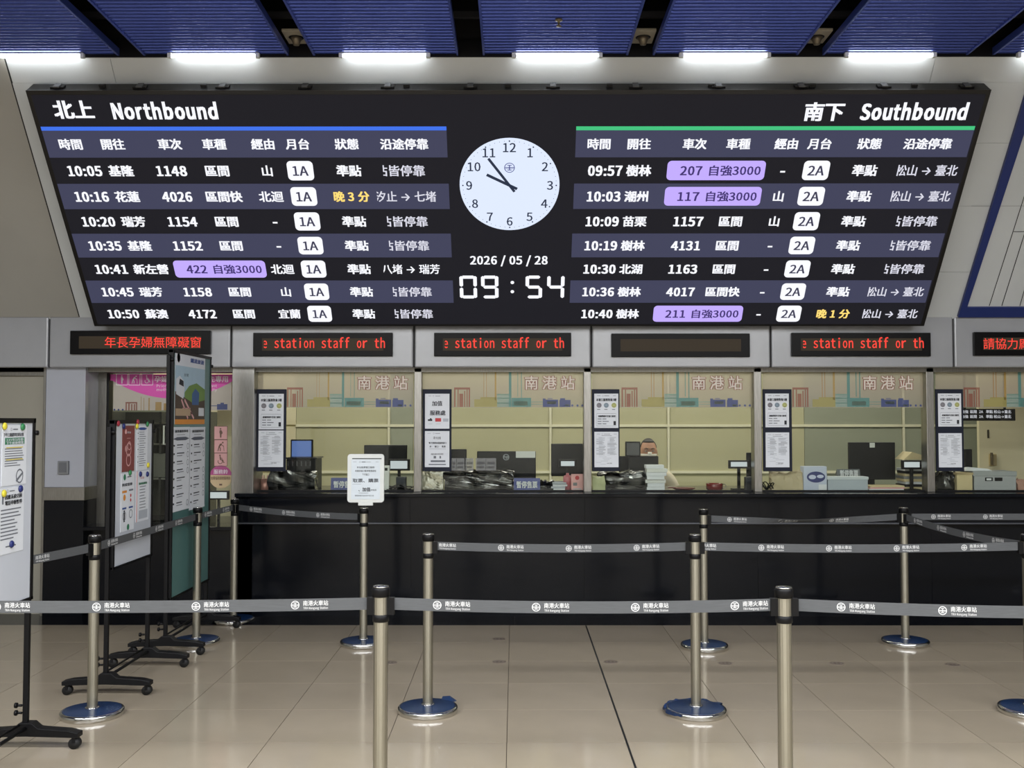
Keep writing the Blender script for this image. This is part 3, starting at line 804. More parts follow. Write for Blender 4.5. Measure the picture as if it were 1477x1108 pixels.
# door wall far left
dw = empty('wall_left_bay', (XZ(0, 700, YW)[0], YW, 0), kind='structure')
DOOR = P('beige_door_panel', '#8f8c80', .42, .1, (1.3, .04))
MB(DOOR).box(XL, X0 - .014, YW + .08, YW + .14, .0, zh).build('wall_face', dw)
MB(STEELD).box(XL, X0 - .014, YW + .05, YW + .09, zF0 - .06, zh).build('head_rail', dw)
MB(STEELD).box(X0 - .035, X0 - .014, YW + .03, YW + .09, 0, zh).build('jamb', dw)

# ---- accessible window (left)
YA = YW + .3
wa = empty('window_6', (XZ(240, 700, YA)[0], YA, 0), kind='structure')
ZL = XZ(240, 760, YW)[1]
xa_, xb_ = XZ(155, 620, YA)[0], XZ(335, 620, YA)[0]
MB(GLASS).box(xa_, xb_, YA, YA + .008, ZL, zF0 - .02).build('pane', wa)
MB(STEELD).box(X2, xa_ + .004, YA - .04, YA + .1, 0, zh).build('jamb', wa)
MB(BLKM).box(xa_, xa_ + .02, YA - .03, YA + .05, ZL, zh).build('frame_side', wa)
MB(BLKM).box(xa_, xb_ + .05, YA - .03, YA + .05, XZ(200, 538, YA)[1], XZ(200, 532, YA)[1]).build('frame_head', wa)
MB(EWARM).box(xa_ + .02, xb_ - .02, YA + .1, YA + .13, zF0 - .03, zF0 - .02).build('warm_light_strip', wa)
Y = YA - .004
GF2 = P('banner_mural_ground', '#b3aca0', .5)
u = lambda px, py: XZ(px, py, Y)
MB(GF2).rect(u(163, 592)[0], u(163, 592)[1], u(334, 545)[0], u(334, 540)[1], Y + .001).build('mural_ground', wa)
# pink banner with a bowed lower edge
pts = [u(157, 540), u(157, 549)]
for k in range(0, 21):
    tt = k / 20; px = 162 + (337 - 162) * tt; pts.append(u(px, 549 + 26 * (1 - (2 * tt - 1) ** 2)))
pts += [u(337, 540)]
MB(PINK).poly(pts[::-1], Y - .0005).build('pink_banner', wa)
t = MB(C_RED)
for q_ in ((181, 582, 183, 592), (185, 582, 187, 592), (181, 580, 198, 582), (189, 583, 191, 592), (193, 583, 195, 592), (196, 582, 198, 592)):
    t.rect(*u(q_[0], q_[3]), *u(q_[2], q_[1]), Y)
t.use(C_OCH)
for q_ in ((203, 572, 204, 592), (207, 574, 208, 592), (214, 574, 216, 592), (224, 580, 233, 592), (236, 582, 240, 592)): t.rect(*u(q_[0], q_[3]), *u(q_[2], q_[1]), Y)
t.use(C_BLUE); t.rect(*u(313, 591), *u(328, 583), Y).rect(*u(304, 586), *u(313, 585), Y).rect(*u(318, 583), *u(323, 581), Y)
for cx_ in (165, 171, 177): p_ = u(cx_, 591); t.disc(p_[0], p_[1], .008, Y, 12)
t.build('mural_print', wa)
def picto(t, kind, x, z, s_, y):
    """s_ = half height"""
    L = lambda a, b, c, d, w_=.16: t.line(x + a * s_, z + b * s_, x + c * s_, z + d * s_, w_ * s_, y)
    if kind == 'p':
        t.disc(x - .05 * s_, z + .72 * s_, .15 * s_, y, 14); t.poly([(x + a * s_, z + b * s_) for a, b in ((-.2, .5), (.1, .5), (.32, .1), (.3, -.15), (.14, -.25), (.12, -.85), (-.12, -.85), (-.16, -.2), (-.25, .1))], y)
    elif kind == 'e':
        t.disc(x + .35 * s_, z + .68 * s_, .15 * s_, y, 14); t.poly([(x + a * s_, z + b * s_) for a, b in ((.22, .58), (-.15, .45), (-.4, .0), (-.25, -.1), (.0, .1), (.15, .3))], y)
        L(-.3, .0, -.5, -.85); L(-.25, -.05, -.05, -.4); L(-.05, -.4, -.1, -.85); L(.1, .3, .45, .05, .12); L(.5, .15, .6, -.85, .08)
    else:
        t.disc(x - .15 * s_, z + .75 * s_, .14 * s_, y, 14); L(-.12, .58, -.05, -.05, .2); L(-.05, -.02, .35, -.05, .16); L(.35, -.02, .52, -.55, .14); L(.5, -.55, .68, -.5, .12); L(-.08, .25, .3, .22, .12)
        t.ring(x - .1 * s_, z - .35 * s_, .45 * s_, .33 * s_, y, 24, 150, 400)
WH = P('banner_white', '#e9dfe6', .5)
t = MB(WH)
for px, k in ((176, 'p'), (194, 'e'), (212.5, 'w')):
    c_ = u(px, 547.5); h_ = (u(px + 8, 547.5)[0] - c_[0])
    for e2 in (((-1, -1), (1, -1)), ((1, -1), (1, 1)), ((1, 1), (-1, 1)), ((-1, 1), (-1, -1))):
        t.line(c_[0] + e2[0][0] * h_, c_[1] + e2[0][1] * h_, c_[0] + e2[1][0] * h_, c_[1] + e2[1][1] * h_, .005, Y - .0012)
    picto(t, k, c_[0], c_[1], h_ * .85, Y - .0012)
t.build('banner_pictogram', wa)
t = MB(WH); a_ = u(223, 547); b_ = u(329, 547)
t.text('孕婦年長無障礙優先專用', a_[0], a_[1], .056, 'L', .02, fit=b_[0] - a_[0], y=Y - .0012)
a_ = u(226, 557); t.text('Priority Counter for expectant', a_[0], a_[1], .032, 'L', 0, fit=.5, y=Y - .0012, vc=.3)
a_ = u(226, 562.5); t.text('mothers, seniors and disability', a_[0], a_[1], .032, 'L', 0, fit=.5, y=Y - .0012, vc=.3)
t.build('banner_lettering', wa)
for i, (k, py) in enumerate((('p', 624.5), ('e', 644), ('w', 663))):
    c_ = u(318.5, py); h_ = u(328, py)[0] - c_[0]
    o_ = MB(PINKP, local=True).box(-h_, h_, -.001, .001, -h_, h_).build('pictogram_card', wa, at=Vector((c_[0], Y, c_[1])) - WL[wa.name])
    t = MB(BROWN, local=True); t.line(-h_, h_, h_, h_, .004, -.002).line(-h_, -h_, h_, -h_, .004, -.002).line(-h_, -h_, -h_, h_, .004, -.002).line(h_, -h_, h_, h_, .004, -.002)
    picto(t, k, 0, 0, h_ * .85, -.002); t.build('print', o_)
c_ = u(318.5, 688); rr = u(335, 688)[0] - c_[0]
o_ = MB(P('badge_cream', '#cdb68e', .5), local=True).disc(0, 0, rr, -.001, 40, .002).build('round_badge', wa, at=Vector((c_[0], Y, c_[1])) - WL[wa.name])
t = MB(P('badge_pink', '#b04c86', .5), local=True)
t.poly([(rr * math.cos(R(a)), rr * math.sin(R(a))) for a in range(8, 173, 6)], -.0016)
t.use(WH).text('服務鈴', 0, rr * .45, .04, 'C', .01, y=-.002); t.use(BROWN).text('如需協助請按服務鈴', 0, -.01, .03, 'C', .01, fit=rr * 1.7, y=-.002)
t.rect(-.012, -rr * .75, .012, -rr * .6, -.002); t.build('print', o_)

# ================================================================== COUNTERS
ct = empty('ticket_counter', (XZ(900, 712, YW)[0], YW, 0), 'long black granite ticket counter running below the windows', 'counter')
xs0 = XZ(338, 712, YW - .1)[0]; xs1 = 6.5
MB(GRAN).box(xs0, xs1, YW - .1, YG + .75, ZT - .03, ZT).build('worktop', ct, bevel=.004)
zl = XZ(742, 753, YW - .02)[1]
g_ = xs0; i = 0
while g_ < xs1 - .1:
    e2 = min(g_ + 1.38, xs1)
    MB(GRAN).box(g_ + .001, e2 - .001, YW - .06, YW + .2, zl, ZT - .031).build('apron_panel', ct)
    MB(GRAN).box(g_ + .001, e2 - .001, YW, YW + .2, .0, zl - .014).build('front_panel', ct); g_ = e2
MB(P('ledge_edge', '#5c5f66', .2, .5)).box(xs0, xs1, YW - .075, YW + .01, zl - .013, zl).build('ledge_strip', ct, bevel=.003)
lc = empty('low_counter', (XZ(240, 760, YW)[0], YW, 0), 'low black granite counter below the pink accessible window', 'counter')
lx0, lx1 = X2 + .0, xs0 - .002
MB(GRAN).box(lx0, lx1, YW - .01, YA + .7, ZL - .03, ZL).build('worktop', lc, bevel=.004)
MB(GRAN).box(lx0, lx1, YW + .1, YW + .2, 0, ZL - .031).build('front_panel', lc)

# ================================================================== OFFICE INTERIOR
YO = YG + 2.5
of = empty('wall_office', (0, YO, 0), kind='structure')
def seg(pa, pb2, m, y=YO, z0=0, z1=None, nm='partition_panel'):
    xa_, xb_ = XZ(pa, 620, y)[0], XZ(pb2, 620, y)[0]
    return MB(m).box(xa_ + .002, xb_ - .002, y, y + .05, z0, z1 or 3.2).build(nm, of)
zA, zB2, zC = XZ(742, 614, YO)[1], XZ(742, 681, YO)[1], 3.2
for a, b, m in ((-300, 240, OLIVED), (240, 427, CREAM), (427, 559, OLIVE), (563, 596, OLIVED), (596, 792, OLIVE), (796, 962, OLIVE), (966, 1160, OLIVE), (1160, 1301, OLIVED), (1305, 1412, OLIVED)):
    for z0_, z1_ in ((0, zB2 - .01), (zB2 + .01, zA - .01), (zA + .01, zC)): seg(a, b, m, YO, z0_, z1_)
seg(1412, 2400, CREAM, YO - .5)
seg(-300, 1412, P('partition_rail', '#cfc9a4', .5), YO + .02, 0, 3.2, 'partition_core')
RAIL = P('partition_rail_pale', '#e0dcc2', .45)
xr0, xr1 = XZ(427, 620, YO)[0], XZ(1410, 620, YO)[0]
for z_ in (zA, zB2): MB(RAIL).box(xr0, xr1, YO - .018, YO, z_ - .013, z_ + .013).build('partition_rail', of)
for px in (561, 794, 964, 1303): xx = XZ(px, 620, YO)[0]; MB(RAIL).box(xx - .012, xx + .012, YO - .014, YO, 0, 2.7).build('partition_post', of)
struct(MB(P('office_ceiling', '#b5b09c', .8)).box(XL, XR, YG + .2, YO + .1, 2.75, 2.8).build('ceiling_office', at=(0, YO, 2.75)))
for x in (-3.2, -1.3, .4, 1.9, 3.6):
    area('office_lamp', (x, YG + 1.35, 2.7), 1.2, .5, OFFICE_W, (1, .96, .87))

YI = YG + .22      # typical item depth on the worktop
GI = lambda: None
def bx(mb, a, b, c, d, Y, dep, base=True, zt=None):
    xa_, z1_ = XZ(a, c, Y); xb_, z0_ = XZ(b, d, Y)
    if base: z0_ = ZT
    return mb.box(xa_, xb_, Y, Y + dep, z0_, z1_)
def monitor(label, a, b, c, d, Y, screen=None, name='monitor', yaw=0, base=True, tilt=0, sticker=None, facing_back=True):
    """seen mostly from behind; d = lower edge of the panel"""
    xa_, z1_ = XZ(a, c, Y); xb_, z0_ = XZ(b, d, Y)
    xc = (xa_ + xb_) / 2; w_ = (xb_ - xa_) / 2
    r_ = empty(name, (xc, Y, ZT if base else z0_), label, 'monitor', rot=(0, 0, R(yaw))); zb_ = z0_ - (ZT if base else z0_); zt_ = z1_ - (ZT if base else z0_)
    MB(BLK, local=True).box(-w_, w_, 0, .03, zb_, zt_).build('panel_case', r_, bevel=.006)
    MB(BLK, local=True).box(-w_ * .6, w_ * .6, .0305, .05, zb_ + .03, zt_ - .04).build('back_housing', r_, bevel=.008)
    if screen:
        MB(screen, local=True).box(-w_ + .012, w_ - .012, -.002, 0, zb_ + .014, zt_ - .012).build('screen', r_)
    if base and zb_ > .02:
        MB(BLK, local=True).box(-.03, .03, .03, .055, 0.012, zb_ + .05).build('stand', r_)
        MB(BLK, local=True).box(-w_ * .45, w_ * .45, -.03, .12, 0, .012).build('foot', r_, bevel=.003)
    if sticker:
        MB(WPL, local=True).box(sticker[0] * w_, sticker[1] * w_, -.002, 0, zt_ - sticker[3], zt_ - sticker[2]).build('label_sticker', r_)
    return r_
def crumple(name, a, b, c, d, Y, dep, m, label, cat, amp=.02, seed=1, sub=7):
    xa_, z1_ = XZ(a, c, Y); xb_, z0_ = XZ(b, d, Y); z0_ = ZT
    bm = bmesh.new(); bmesh.ops.create_cube(bm, size=1); bmesh.ops.subdivide_edges(bm, edges=bm.edges[:], cuts=sub, use_grid_fill=True)
    mb = MB(m)
    for v in bm.verts:
        p = Vector((xa_ + (v.co.x + .5) * (xb_ - xa_), Y + (v.co.y + .5) * dep, z0_ + (v.co.z + .5) * (z1_ - z0_)))
        t = (v.co.z + .5)
        nv = Vector((mnoise.noise(p * 14 + Vector((seed, 0, 0))), mnoise.noise(p * 14 + Vector((0, seed, 5))), mnoise.noise(p * 14 + Vector((9, 0, seed)))))
        nv2 = Vector((mnoise.noise(p * 37 + Vector((seed, 0, 3))), 0, mnoise.noise(p * 37)))
        p += (nv * amp * 1.6 + nv2 * amp * .8) * (t * .9 + .1)
        p.z = max(p.z, ZT + .0005); v.co = p
    bm.verts.index_update()
    mb.add([v.co.copy() for v in bm.verts], [tuple(q.index for q in f.verts) for f in bm.faces]); bm.free()
    o = mb.build(name); tag(o, label, cat); return o
def stopsign(a, b, c, d, Y, m, label, txm=None):
    xa_, z1_ = XZ(a, c, Y); xb_, z0_ = XZ(b, d, Y); z0_ = max(ZT, z0_)
    r_ = empty('closed_sign', ((xa_ + xb_) / 2, Y, z0_), label, 'sign', 'sales suspended signs')
    MB(m).hexa([(xa_, Y, z0_), (xb_, Y, z0_), (xb_, Y + .015, z1_), (xa_, Y + .015, z1_)], [(xa_, Y + .08, z0_), (xb_, Y + .08, z0_), (xb_, Y + .022, z1_), (xa_, Y + .022, z1_)]).build('body', r_)
    MB(txm or PAPER).text('暫停售票', (xa_ + xb_) / 2, (z0_ + z1_) / 2, .058, 'C', .03, fit=(xb_ - xa_) * .8, y=Y - .002).build('lettering', r_)
SIGNB = P('sign_blue', '#1d2f7c', .4)
# window 1
monitor('small customer screen glowing blue in the first ticket window', 419, 451, 634, 661, YI + .12, ESCR, base=False)
pb_ = empty('ticket_printer', (XZ(434, 700, YI)[0], YI, ZT), 'black box printer under the blue screen in the first window', 'printer')
bx(MB(BLK), 413, 455, 662, 684, YI, .28).build('case', pb_, bevel=.006)
xa_, z1_ = XZ(413, 662, YI); xb_, _ = XZ(455, 662, YI)
MB(P('printer_lid', '#1b1c20', .25)).box(xa_ - .006, xb_ + .012, YI - .01, YI + .29, z1_, z1_ + .012).build('lid', pb_, bevel=.003)
for i in range(6):
    MB(P('vent_grey', '#3c3e42', .5)).box(xa_ + .01 + i * .037, xa_ + .02 + i * .037, YI - .002, YI, z1_ - .06, z1_ - .02).build('vent_slot', pb_)
crumple('plastic_cover', 387, 455, 682, 711, YI - .12, .1, BLKG, 'crumpled glossy black plastic cover below the blue screen', 'cover', seed=3)
pc = empty('pen_cup', (XZ(381, 705, YG + .1)[0], YG + .12, ZT), 'pinkish metal pen cup in the corner of the first window', 'cup')
MB(P('cup_rose', '#a0746a', .35, .4), local=True).lathe([(.034, 0), (.036, .003), (.036, .095), (.033, .095), (.033, .01), (.001, .01)], seg=24).build('cup', pc)
for i in range(4):
    MB(PINKP, local=True).tube([(.01 * math.cos(i * 2), .01 * math.sin(i * 2), .012), (.026 * math.cos(i * 2), .024 * math.sin(i * 2), .125)], .0045, 6).build('pen', pc)
monitor('dark monitor behind the white stand sign in the first window', 525, 587, 642, 672, YI + .2)
def disp(label, a, b, c, d, Y, sc=None):
    xa_, z1_ = XZ(a, c, Y); xb_, z0_ = XZ(b, d, Y)
    r_ = empty('price_display', ((xa_ + xb_) / 2, Y, ZT), label, 'display', 'small price displays at the windows')
    MB(BLK).box(xa_, xb_, Y, Y + .03, z0_, z1_).build('case', r_, bevel=.004)
    MB(P('display_face', (.62, .68, .72), emit=.9) if sc is None else sc).box(xa_ + .018, xb_ - .02, Y - .002, Y, z0_ + .016, z1_ - .014).build('screen', r_)
    xm = (xa_ + xb_) / 2
    MB(BLK).box(xm - .012, xm + .012, Y + .005, Y + .025, ZT + .01, z0_).build('pole', r_); MB(BLK).box(xm - .06, xm + .06, Y - .03, Y + .06, ZT, ZT + .01).build('foot', r_, bevel=.003)
disp('small black price display beside the white stand sign', 560, 591, 662.5, 679, YI - .02)
sx_ = empty('socket_box', (XZ(557, 705, YG + .1)[0], YG + .1, ZT), 'tall narrow white cable box just right of the stand sign', 'box')
bx(MB(WPL), 552, 561, 672, 705, YG + .08, .06).build('case', sx_, bevel=.004); bx(MB(BLK), 555, 559, 675, 679, YG + .078, .004, False).build('socket', sx_)
def device(label, a, b, c, d, Y, m=None):
    r_ = empty('card_terminal', (XZ((a + b) / 2, d, Y)[0], Y, ZT), label, 'terminal', 'small dark card terminals')
    bx(MB(m or P('terminal_grey', '#26292e', .35)), a, b, c, d, Y, .05).build('case', r_, bevel=.006)
    xa_, z1_ = XZ(a, c, Y); xb_, _ = XZ(b, c, Y)
    MB(P('terminal_face', '#3a3e46', .2)).box(xa_ + .01, xb_ - .01, Y - .002, Y, z1_ - .05, z1_ - .012).build('screen', r_)
device('small dark card terminal at the right of the first window', 571, 586, 688, 707, YI - .12)
stopsign(477, 517, 689.5, 709, YG + .06, SIGNB, 'blue sales suspended sign half hidden behind the white stand sign')
def cables(name, label, a, b, c, Y, seed, m=BLK, n=5):
    rr = random.Random(seed); xa_, z1_ = XZ(a, c, Y); xb_, _ = XZ(b, c, Y)
    r_ = empty(name, ((xa_ + xb_) / 2, Y, ZT), label, 'cable')
    for i in range(n):
        pts = []; ph = rr.random() * 6; am = rr.uniform(.3, 1)
        for k in range(14):
            t = k / 13; pts.append((xa_ + (xb_ - xa_) * t, Y + .03 * math.sin(ph + 5 * t) + i * .006, max(ZT + .006, ZT + .006 + (z1_ - ZT) * am * abs(math.sin(ph + 4 * t + i)))))
        MB(m).tube(pts, .004, 6).build('cable', r_)
cables('cable_bundle', 'loose black cables at the right corner of the first window', 558, 596, 700, YG + .06, 3)
# window 2
wr_ = tag(crumple('plastic_bag', 609, 639, 680, 710, YG + .06, .08, WRAP, 'clear crinkled plastic bag under the top-up notice', 'bag', amp=.008, seed=6), 'clear crinkled plastic bag under the top-up notice', 'bag')
mon = monitor('wide black monitor with round maker logo in the second window', 688, 773, 651, 690, YI + .14, sticker=(.32, .98, .0, .055))
p_ = XZ(730, 659.5, YI + .14); t = MB(LG, local=True); t.ring(p_[0] - mon.location.x, p_[1] - ZT, .026, .022, -.002, 24)
t.text('hp', p_[0] - mon.location.x, p_[1] - ZT, .034, 'C', .01, y=-.002, vc=.26); t.build('maker_logo', mon)
monitor('narrow black monitor next to the top-up notice in the second window', 640, 673, 648, 680, YI + .3)
for i, a in enumerate((651, 658.5, 671.5, 686, 701)):
    xa_, z1_ = XZ(a, 661, YG - .01); xb_, z0_ = XZ(a + (7 if i < 1 else 11.5 if i < 3 else 14.5), 679, YG - .01)
    nm = ('narrow half card touching the top-up notice', 'second card from the top-up notice', 'third card from the top-up notice', 'fourth card from the top-up notice', 'card farthest from the top-up notice')[i]
    o = MB(film('sticker_clear', '#8b8d8a', .5)).box(xa_, xb_, YG - .0025, YG - .0005, z0_, z1_).build('glass_sticker'); tag(o, f'translucent grey sticker on the second pane, {nm}', 'sticker', 'grey stickers on the second pane')
    MB(film('sticker_ink', '#4a4c4c', .6)).rect(xa_ + .008, z0_ + .05, xb_ - .008, z0_ + .07, YG - .0032).rect(xa_ + .008, z0_ + .02, xb_ - .014, z0_ + .035, YG - .0032).build('print', o)
crumple('plastic_cover', 641, 740, 680, 710, YI - .1, .12, BLKG, 'long crumpled black plastic cover in front of the logo monitor', 'cover', seed=11, sub=9)
stopsign(741, 779, 690, 709, YG + .05, SIGNB, 'blue sales suspended sign standing alone in the second window')
monitor('tall black screen at the right of the second window', 795, 841, 640, 687, YI + .16)
disp('white price display in front of the tall black screen', 806, 832, 663, 675, YI + .05)
pk = sheet('pink_card', XZ(824, 709, YG + .05)[0], YG + .05, ZT, XZ(841, 700, YG + .05)[0] - XZ(824, 700, YG + .05)[0], .138, [('d', REDP, .5, .78, .18), ('r', GREYM, .15, .32, .5, .5), ('r', LG, .15, .1, .85, .16)], mat=PINKP, label='pink upright card leaning at the second steel mullion', cat='card', th=.02)
pg = empty('tape_dispenser', (XZ(819, 706, YG + .12)[0], YG + .16, ZT), 'small pink pot behind the pink card', 'pot')
MB(P('rose_plastic', '#b56a72', .4), local=True).lathe([(.03, 0), (.036, .06), (.036, .1), (.03, .12), (.012, .125), (.012, .14)], seg=20).build('body', pg)
def stack(name, label, a, b, c, Y, m, dep=.2, n=4, seed=0):
    rr = random.Random(seed); xa_, z1_ = XZ(a, c, Y); xb_, _ = XZ(b, c, Y); r_ = empty(name, ((xa_ + xb_) / 2, Y, ZT), label, 'papers')
    h_ = (z1_ - ZT) / n
    for i in range(n):
        MB(m[i % len(m)]).box(xa_ + rr.uniform(0, .02), xb_ - rr.uniform(0, .03), Y + rr.uniform(0, .02), Y + dep, ZT + i * h_ + .0006, ZT + (i + 1) * h_).build('sheaf', r_, bevel=.002)
stack('paper_stack', 'low stack of grey papers left of the pink card', 795, 820, 696, YG + .1, [PAPER, LG], seed=2)
crumple('plastic_cover', 778, 800, 694, 710, YI - .08, .1, BLKG, 'small crumpled black plastic cover right of the blue sign', 'cover', seed=21)
# window 3
crumple('paper_bag', 855, 873, 688, 710, YG + .05, .08, P('pale_green_paper', '#b9bd95', .6), 'pale green crumpled paper packet at the left of the clerk window', 'packet', amp=.012, seed=8)
crumple('plastic_cover', 866, 932, 682, 711, YI - .1, .14, BLKG, 'glossy black plastic cover in front of the clerk', 'cover', seed=14, sub=9)
monitor('large black monitor hiding the clerk below the face', 893, 950, 658, 690, YI + .3)
monitor('small upright grey screen left of the clerk head', 902, 924, 637, 659, YI + .12, P('grey_screen', '#4a4c50', .3))
stack('paper_stack', 'tall white block of papers in front of the clerk', 931, 963, 671, YG + .1, [PAPER, PAPER, WPL], dep=.12, n=7, seed=5)
tr = empty('coin_tray', (XZ(987, 707, YG + .08)[0], YG + .1, ZT), 'flat dark red coin tray in the clerk window', 'tray')
MB(REDD, local=True).lathe([(.05, 0), (.09, .018), (.094, .024), (.088, .024), (.05, .008), (.001, .008)], seg=32).build('dish', tr)
MB(REDD, local=True).box(-.13, -.07, -.02, .02, .022, .03).build('handle', tr, bevel=.003)
cu = empty('red_mug', (XZ(1032, 705, YG + .1)[0], YG + .14, ZT), 'wide dark red mug with a thin handle in the clerk window', 'mug')
MB(P('mug_red', '#6a1a17', .25, coat=.4), local=True).lathe([(.05, 0), (.066, .01), (.07, .055), (.066, .058), (.06, .012), (.001, .01)], seg=32).build('cup', cu)
MB(STEEL, local=True).tube([(.068, 0, .05), (.088, 0, .05), (.096, 0, .035), (.09, 0, .018), (.068, 0, .014)], .004, 8).build('handle', cu)
disp('wide price display at the right of the clerk window', 1051, 1081, 664, 676, YI)
monitor('narrow black screen edge against the third mullion', 1077, 1090, 653, 690, YI + .1)
device('dark card terminal below the wide price display', 1075, 1089, 688, 707, YI - .11)
# window 4
crumple('paper_bag', 1113, 1162, 682, 710, YG + .07, .1, P('kraft_cream', '#b9ac8c', .6), 'cream crumpled paper bag at the left of the fourth window', 'bag', amp=.022, seed=5, sub=9)
cables('cable_bundle', 'dark tangled cables beside the fourth window notice', 1100, 1116, 690, YG + .05, 7)
pbx = empty('product_box', (XZ(1176, 710, YG + .05)[0], YG + .05, ZT), 'white box printed with a blue picture in the fourth window', 'box')
bx(MB(P('box_white', '#b9c2d6', .5)), 1159, 1193, 673, 711, YG + .05, .1).build('carton', pbx, bevel=.003)
p_ = XZ(1177, 690, YG + .05); t = MB(P('picture_navy', '#2b356f', .5))
t.disc(p_[0], p_[1] + .01, .075, YG + .0485, 24, 0, .045).use(P('picture_pale', '#c4cce4', .5)).disc(p_[0] - .03, p_[1] + .01, .03, YG + .048, 16, 0, .018).disc(p_[0] + .035, p_[1] + .015, .028, YG + .048, 16, 0, .014)
t.use(PAPER).rect(p_[0] + .02, p_[1] - .1, p_[0] + .085, p_[1] - .05, YG + .048); t.build('print', pbx)
wbx = empty('paper_carton', (XZ(1222, 710, YG + .06)[0], YG + .06, ZT), 'long pale blue-white carton beside the picture box', 'box')
bx(MB(P('carton_pale', '#aab4be', .5)), 1194, 1252, 690, 711, YG + .06, .12).build('carton', wbx, bevel=.003)
bx(MB(P('carton_lid', '#c2cad0', .5)), 1193, 1253, 688, 692, YG + .055, .13, False).build('lid', wbx, bevel=.002)
stopsign(1208, 1241, 677, 689, YI + .12, P('sign_grey', '#5d6266', .5), 'faded grey sales suspended sign above the long carton')
monitor('big black monitor back with a white label in the fourth window', 1224, 1292, 638, 692, YI + .2, sticker=(-.1, .12, .005, .045))
stack('paper_stack', 'loose spread of papers right of the long carton', 1252, 1306, 701, YG + .12, [PAPER, PINKP, CARD], seed=9, n=3)
stack('document_pile', 'high untidy pile of documents at the right of the fourth window', 1304, 1338, 676, YI, [CARD, BLK, PAPER, CARD, GREYM], n=8, seed=4)
disp('price display in front of the document pile', 1301, 1330, 664, 677, YI - .06)
cb = MB(CARD); xa_, z1_ = XZ(1302, 652, YI + .02); xb_, z0_ = XZ(1336, 663, YI + .02)
cb.hexa([(xa_, YI, z0_), (xb_ + .02, YI, z0_ + .0), (xb_ + .02, YI, z0_ + .02), (xa_ + .07, YI, z1_)], [(xa_, YI + .2, z0_), (xb_ + .02, YI + .2, z0_), (xb_ + .02, YI + .2, z0_ + .02), (xa_ + .07, YI + .2, z1_)])
tag(cb.build('folded_document'), 'open folded document on top of the document pile', 'papers')
# window 5
crumple('plastic_cover', 1352, 1378, 681, 694, YG + .1, .08, BLKG, 'crinkled black plastic sheet under the rightmost notice frame', 'cover', seed=31)
cbx = empty('cream_box', (XZ(1390, 710, YG + .06)[0], YG + .06, ZT), 'small cream cardboard box in the rightmost window', 'box')
bx(MB(CARD), 1380, 1403, 683, 711, YG + .06, .14).build('carton', cbx, bevel=.003); bx(MB(P('card_edge', '#b3a27a', .7)), 1379, 1404, 682, 685, YG + .055, .15, False).build('lid', cbx)
fb = empty('file_box', (XZ(1436, 710, YG + .08)[0], YG + .08, ZT), 'large grey-white file box with two black windows, rightmost window', 'box')
bx(MB(P('file_grey', '#a5a9ac', .5)), 1405, 1466, 686, 711, YG + .08, .22).build('carton', fb, bevel=.003); bx(MB(P('file_lid', '#9ba0a2', .5)), 1403, 1467, 680, 687, YG + .075, .23, False).build('lid', fb, bevel=.003)
for a in (1421, 1435): bx(MB(BLK), a, a + 11, 689, 694, YG + .077, .004, False).build('label_holder', fb)
bx(MB(PAPER), 1423, 1430, 690, 693, YG + .0755, .002, False).build('label_card', fb)
zt_ = XZ(1430, 680, YG + .075)[1]
o = MB(PAPER); xa_, _ = XZ(1392, 700, YG + .1); xb_, _ = XZ(1432, 700, YG + .1)
o.hexa([(xa_, YG + .1, zt_ + .002), (xb_, YG + .1, zt_ + .002), (xb_ - .04, YG + .1, zt_ + .02), (xa_ + .02, YG + .1, zt_ + .035)], [(xa_, YG + .28, zt_ + .002), (xb_, YG + .28, zt_ + .002), (xb_, YG + .28, zt_ + .01), (xa_, YG + .28, zt_ + .012)])
tag(o.build('paper_sheaf'), 'slanting sheaf of papers lying on the file box', 'papers')
crumple('plastic_bag', 1468, 1500, 694, 710, YG + .08, .1, P('pink_bag', '#b58c7c', .5), 'pinkish crumpled bag right of the file box', 'bag', seed=12)
monitor('thin dark monitor behind the rightmost notice frame', 1392, 1403, 648, 680, YI + .35)
hb_ = empty('reflected_display', (XZ(1428, 606, YG + .5)[0], YG + .5, XZ(1428, 607, YG + .5)[1]), 'reflection of a black departure board in the rightmost pane, built as a solid display', 'display')  # board reflection in the glass, modelled as a solid lit display
xa_, z1_ = XZ(1380, 590, YG + .5); xb_, z0_ = XZ(1465, 607, YG + .5)
MB(BLK).box(xa_, xb_, YG + .5, YG + .55, z0_, z1_).build('case', hb_, bevel=.004)
for xx in (xa_ + .08, xb_ - .08): MB(BLKM).box(xx - .008, xx + .008, YG + .52, YG + .535, z1_, 2.75).build('added_hanger', hb_)  # rods added to hold up the modelled reflection
t = MB(EWD)
for py in (594, 601):
    for px, s_ in ((1392, '自強'), (1404, '區間'), (1415, '2A'), (1427, '準點'), (1446, '松山→臺北')):
        p_ = XZ(px, py, YG + .499); t.text(s_, p_[0], p_[1], .03, 'C', .01, y=YG + .498)
t.build('lettering', hb_)
wpn = empty('wall_phone', (XZ(1433, 670, YO - .52)[0], YO - .53, XZ(1433, 672, YO - .5)[1]), 'beige wall phone on the cream wall of the rightmost window', 'phone')
bx(MB(P('phone_beige', '#a8956a', .5)), 1428, 1438, 655, 672, YO - .53, .03, False).build('base', wpn, bevel=.004); bx(MB(P('phone_dark', '#5d5038', .5)), 1429, 1433, 653, 671, YO - .55, .02, False).build('handset', wpn, bevel=.004)
o = bx(MB(P('wall_note', '#3c3524', .6)), 1424, 1427, 620, 632, YO - .504, .004, False).build('wall_label'); tag(o, 'narrow dark vertical label on the cream wall above the phone', 'label')
